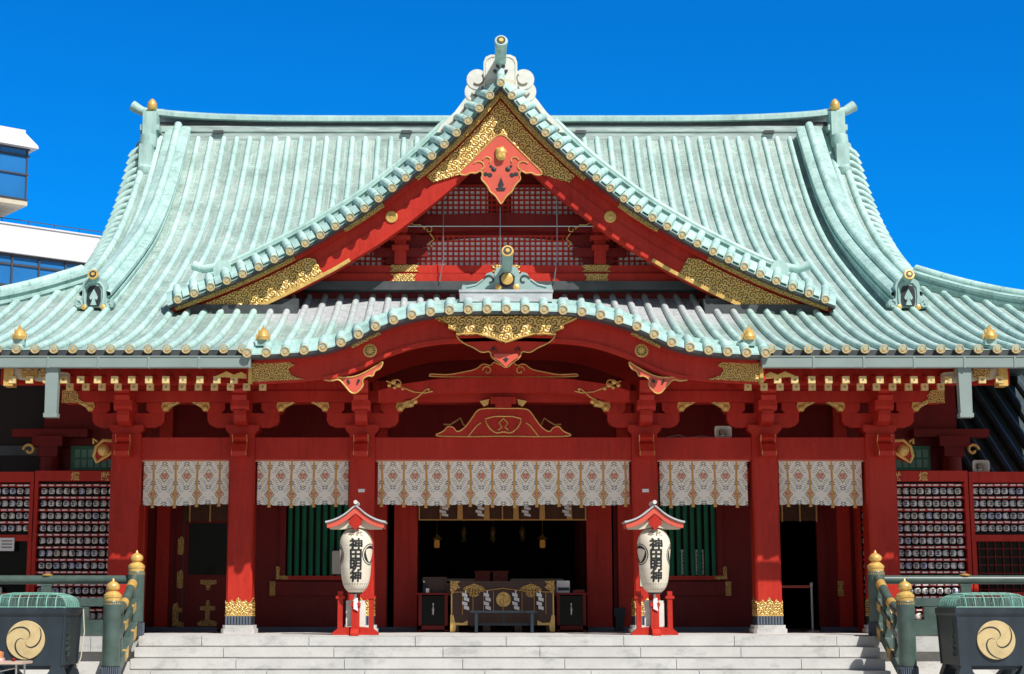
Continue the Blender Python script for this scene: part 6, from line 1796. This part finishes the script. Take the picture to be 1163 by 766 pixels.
# ------------------------------------------------------------------ food table at the lower left
TX, TY, TZ = -7.35, -6.9, -0.27
t = thing('folding_table', 'pale folding table at the lower left before the water trough', 'table', (TX, TY, -1.26))
m = MB(); m.box(TX - 0.9, TX + 0.42, TY - 0.25, TY + 0.3, TZ - 0.035, TZ, 'table_top'); m.build('table_top', t, smooth=False)
for x in (TX - 0.8, TX + 0.32):
    for y in (TY - 0.2, TY + 0.25):
        m = MB(); m.tube([(x, y, TZ - 0.035), (x + 0.02, y, -1.26)], 0.014, 'steel', n=8); m.build('leg', t)
m = MB(); m.tube([(TX - 0.8, TY - 0.2, -0.6), (TX + 0.30, TY - 0.2, -0.36)], 0.009, 'steel', n=6); m.tube([(TX - 0.8, TY - 0.2, -0.36), (TX + 0.32, TY - 0.2, -0.55)], 0.009, 'steel', n=6); m.build('brace', t)
for i, (x, y, w, h, mm, l) in enumerate(((-0.12, 0.08, 0.13, 0.14, 'orange_pack', 'orange wrapped packet on the folding table, nearest its edge'), (-0.02, -0.10, 0.07, 0.055, 'pink_pack', 'small pink packet lying at the front of the folding table'), (-0.30, 0.02, 0.14, 0.11, 'pink_pack', 'pink boxed packet on the folding table beside the orange one'))):
    m = MB(); m.box(TX + x - w / 2 + 0.1, TX + x + w / 2 + 0.1, TY + y - 0.05, TY + y + 0.05, TZ, TZ + h * 0.9, mm); m.prism([(TX + x - w / 2 + 0.11, TZ + h * 0.9), (TX + x + w / 2 + 0.09, TZ + h * 0.9), (TX + x + w / 2 + 0.05, TZ + h), (TX + x - w / 2 + 0.13, TZ + h)], TY + y - 0.04, TY + y + 0.04, mm)
    m.box(TX + x - w * 0.3 + 0.1, TX + x + w * 0.3 + 0.1, TY + y - 0.054, TY + y - 0.049, TZ + h * 0.3, TZ + h * 0.6, 'white_paper')
    tag(m.build('packet', None, False, (TX + x + 0.1, TY + y, TZ)), l, 'packet', 'packets on the folding table')
m = MB(); m.lathe([(0.028, 0.0), (0.03, 0.02), (0.02, 0.045), (0.004, 0.05)], (TX + 0.23, TY - 0.02, TZ), 'maroon_lacquer', n=12); tag(m.build('red_cup', None, True, (TX + 0.23, TY - 0.02, TZ)), 'tiny dark red pot near the right edge of the folding table', 'pot')
m = MB(); m.prism([(TY + 0.12, TZ), (TY + 0.22, TZ), (TY + 0.20, TZ + 0.34), (TY + 0.17, TZ + 0.34)], TX - 0.42, TX - 0.07, 'white_paper', 'yz')
m.box(TX - 0.34, TX - 0.13, TY + 0.125, TY + 0.14, TZ + 0.16, TZ + 0.2, 'blue_paint'); tag(m.build('price_board', None, False, (TX - 0.25, TY + 0.17, TZ)), 'white board standing at the back of the folding table', 'board')

# ------------------------------------------------------------------ neighbouring roof (right) and modern building (left)
t = thing('side_hall', 'dark tiled roof of a low side building in shade, far right', 'building', (13.6, 7.0, 0))
m = MB(); m.grid([[(8.8, 3.0, 3.10), (18, 3.0, 3.10)], [(8.8, 8, 6.3), (18, 8, 6.3)]], 'tile_dark')
for k in range(24): m.tube([(8.9 + k * 0.38, 2.95, 3.13), (8.9 + k * 0.38, 8, 6.36)], 0.09, 'tile_dark', n=8)
m.build('roof', t)
m = MB(); m.box(8.9, 17.8, 3.4, 8, 0, 3.2, 'maroon_lacquer'); m.build('wall', t, smooth=False)
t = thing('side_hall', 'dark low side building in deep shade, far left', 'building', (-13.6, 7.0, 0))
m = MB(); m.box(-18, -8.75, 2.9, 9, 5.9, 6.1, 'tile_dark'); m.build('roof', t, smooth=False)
m = MB(); m.box(-17.8, -8.8, 3.1, 8.8, 0, 5.9, 'interior_dark'); m.build('wall', t, smooth=False)  # near-black box: the deep shade of the void is put into its colour
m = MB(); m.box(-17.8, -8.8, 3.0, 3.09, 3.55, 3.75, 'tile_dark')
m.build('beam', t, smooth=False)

# hotel: a long glazed block with a projecting tower box
HX, HYB = -16.3, 42.0
u = (-3.5 / 4.42, -2.7 / 4.42)             # along the facade, away from the right end
nrm = (u[1] * -1, u[0])                    # horizontal normal
if nrm[1] > 0: nrm = (-nrm[0], -nrm[1])
t = thing('modern_building', 'modern white building with blue glass bands rising behind the roof on the left', 'building', (HX, HYB, -1.26))
def hb(m, a0, a1, d0, d1, z0, z1, mat):
    """box along the facade a0..a1, depth d0..d1 (positive = out of the facade)"""
    vs = []
    for z in (z0, z1):
        for d in (d0, d1):
            for a in (a0, a1): vs.append((HX + u[0] * a + nrm[0] * d, HYB + u[1] * a + nrm[1] * d, z))
    m.add(vs, [(0, 2, 3, 1), (4, 5, 7, 6), (0, 1, 5, 4), (2, 6, 7, 3), (0, 4, 6, 2), (1, 3, 7, 5)], mat)
m = MB(); hb(m, -14, 40, -12, -0.05, -1.26, 16.6, 'concrete_white'); m.build('body', t, smooth=False)
m = MB(); hb(m, -14, 40, -0.05, 0.25, 15.45, 16.66, 'concrete_white'); hb(m, -14, 40, -0.2, 0.3, 16.665, 16.73, 'concrete_white'); m.build('parapet', t, smooth=False)
for zb, ztp in ((13.0, 15.43), (9.0, 12.0), (5.0, 8.0), (1.0, 4.0)):
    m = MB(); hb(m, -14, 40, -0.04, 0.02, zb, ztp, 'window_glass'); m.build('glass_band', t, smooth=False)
    m = MB()
    for k in range(44): hb(m, -13.4 + k * 1.22, -13.32 + k * 1.22, 0.02, 0.09, zb, ztp, 'mullion_dark')
    for z in (zb, zb + (ztp - zb) * 0.42, zb + (ztp - zb) * 0.80, ztp - 0.10): hb(m, -14, 40, 0.02, 0.075, z, z + 0.09, 'mullion_dark')
    m.build('mullion', t, smooth=False)
m = MB()
for k in range(34): hb(m, -8 + k * 1.2, -7.97 + k * 1.2, -0.6, -0.57, 16.6, 17.12, 'mullion_dark')
for z in (16.9, 17.10): hb(m, -8, 33, -0.61, -0.56, z, z + 0.03, 'mullion_dark')
m.build('roof_railing', t, smooth=False)
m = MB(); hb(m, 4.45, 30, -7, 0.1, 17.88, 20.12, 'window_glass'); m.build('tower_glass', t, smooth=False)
m = MB()
for k in range(22):
    a = 4.45 + k * 1.28; hb(m, a, a + 0.07, 0.1, 0.15, 17.9, 20.1, 'mullion_dark')
for d in range(6): hb(m, 4.40, 4.45, -6.9 + d * 1.35, -6.83 + d * 1.35, 17.9, 20.1, 'mullion_dark')
for z in (17.85, 18.95, 19.78, 20.08): hb(m, 4.38, 30, -7, 0.16, z, z + 0.06, 'mullion_dark')
m.build('tower_mullion', t, smooth=False)
m = MB()
hb(m, 4.40, 30, -7, 0.12, 17.62, 17.84, 'bone_paint'); m.build('tower_soffit', t, smooth=False)
m = MB(); hb(m, 5.4, 29, -6, -0.7, 16.6, 17.62, 'tile_dark'); m.build('tower_neck', t, smooth=False)
m = MB()
pts = []
for z, e in ((20.14, 0.32), (20.26, 0.30), (20.86, -0.12), (21.0, -0.12)):
    pts.append([(HX + u[0] * (4.45 - e) + nrm[0] * (0.15 + e), HYB + u[1] * (4.45 - e) + nrm[1] * (0.15 + e), z), (HX + u[0] * 30 + nrm[0] * (0.15 + e), HYB + u[1] * 30 + nrm[1] * (0.15 + e), z),
                (HX + u[0] * 30 + nrm[0] * (-7 - e), HYB + u[1] * 30 + nrm[1] * (-7 - e), z), (HX + u[0] * (4.45 - e) + nrm[0] * (-7 - e), HYB + u[1] * (4.45 - e) + nrm[1] * (-7 - e), z)])
m.grid([r + [r[0]] for r in pts], 'concrete_white'); m.add(pts[0], [(0, 1, 2, 3)], 'concrete_white'); m.add(pts[-1], [(0, 1, 2, 3)], 'concrete_white')
m.build('tower_fascia', t, smooth=False)
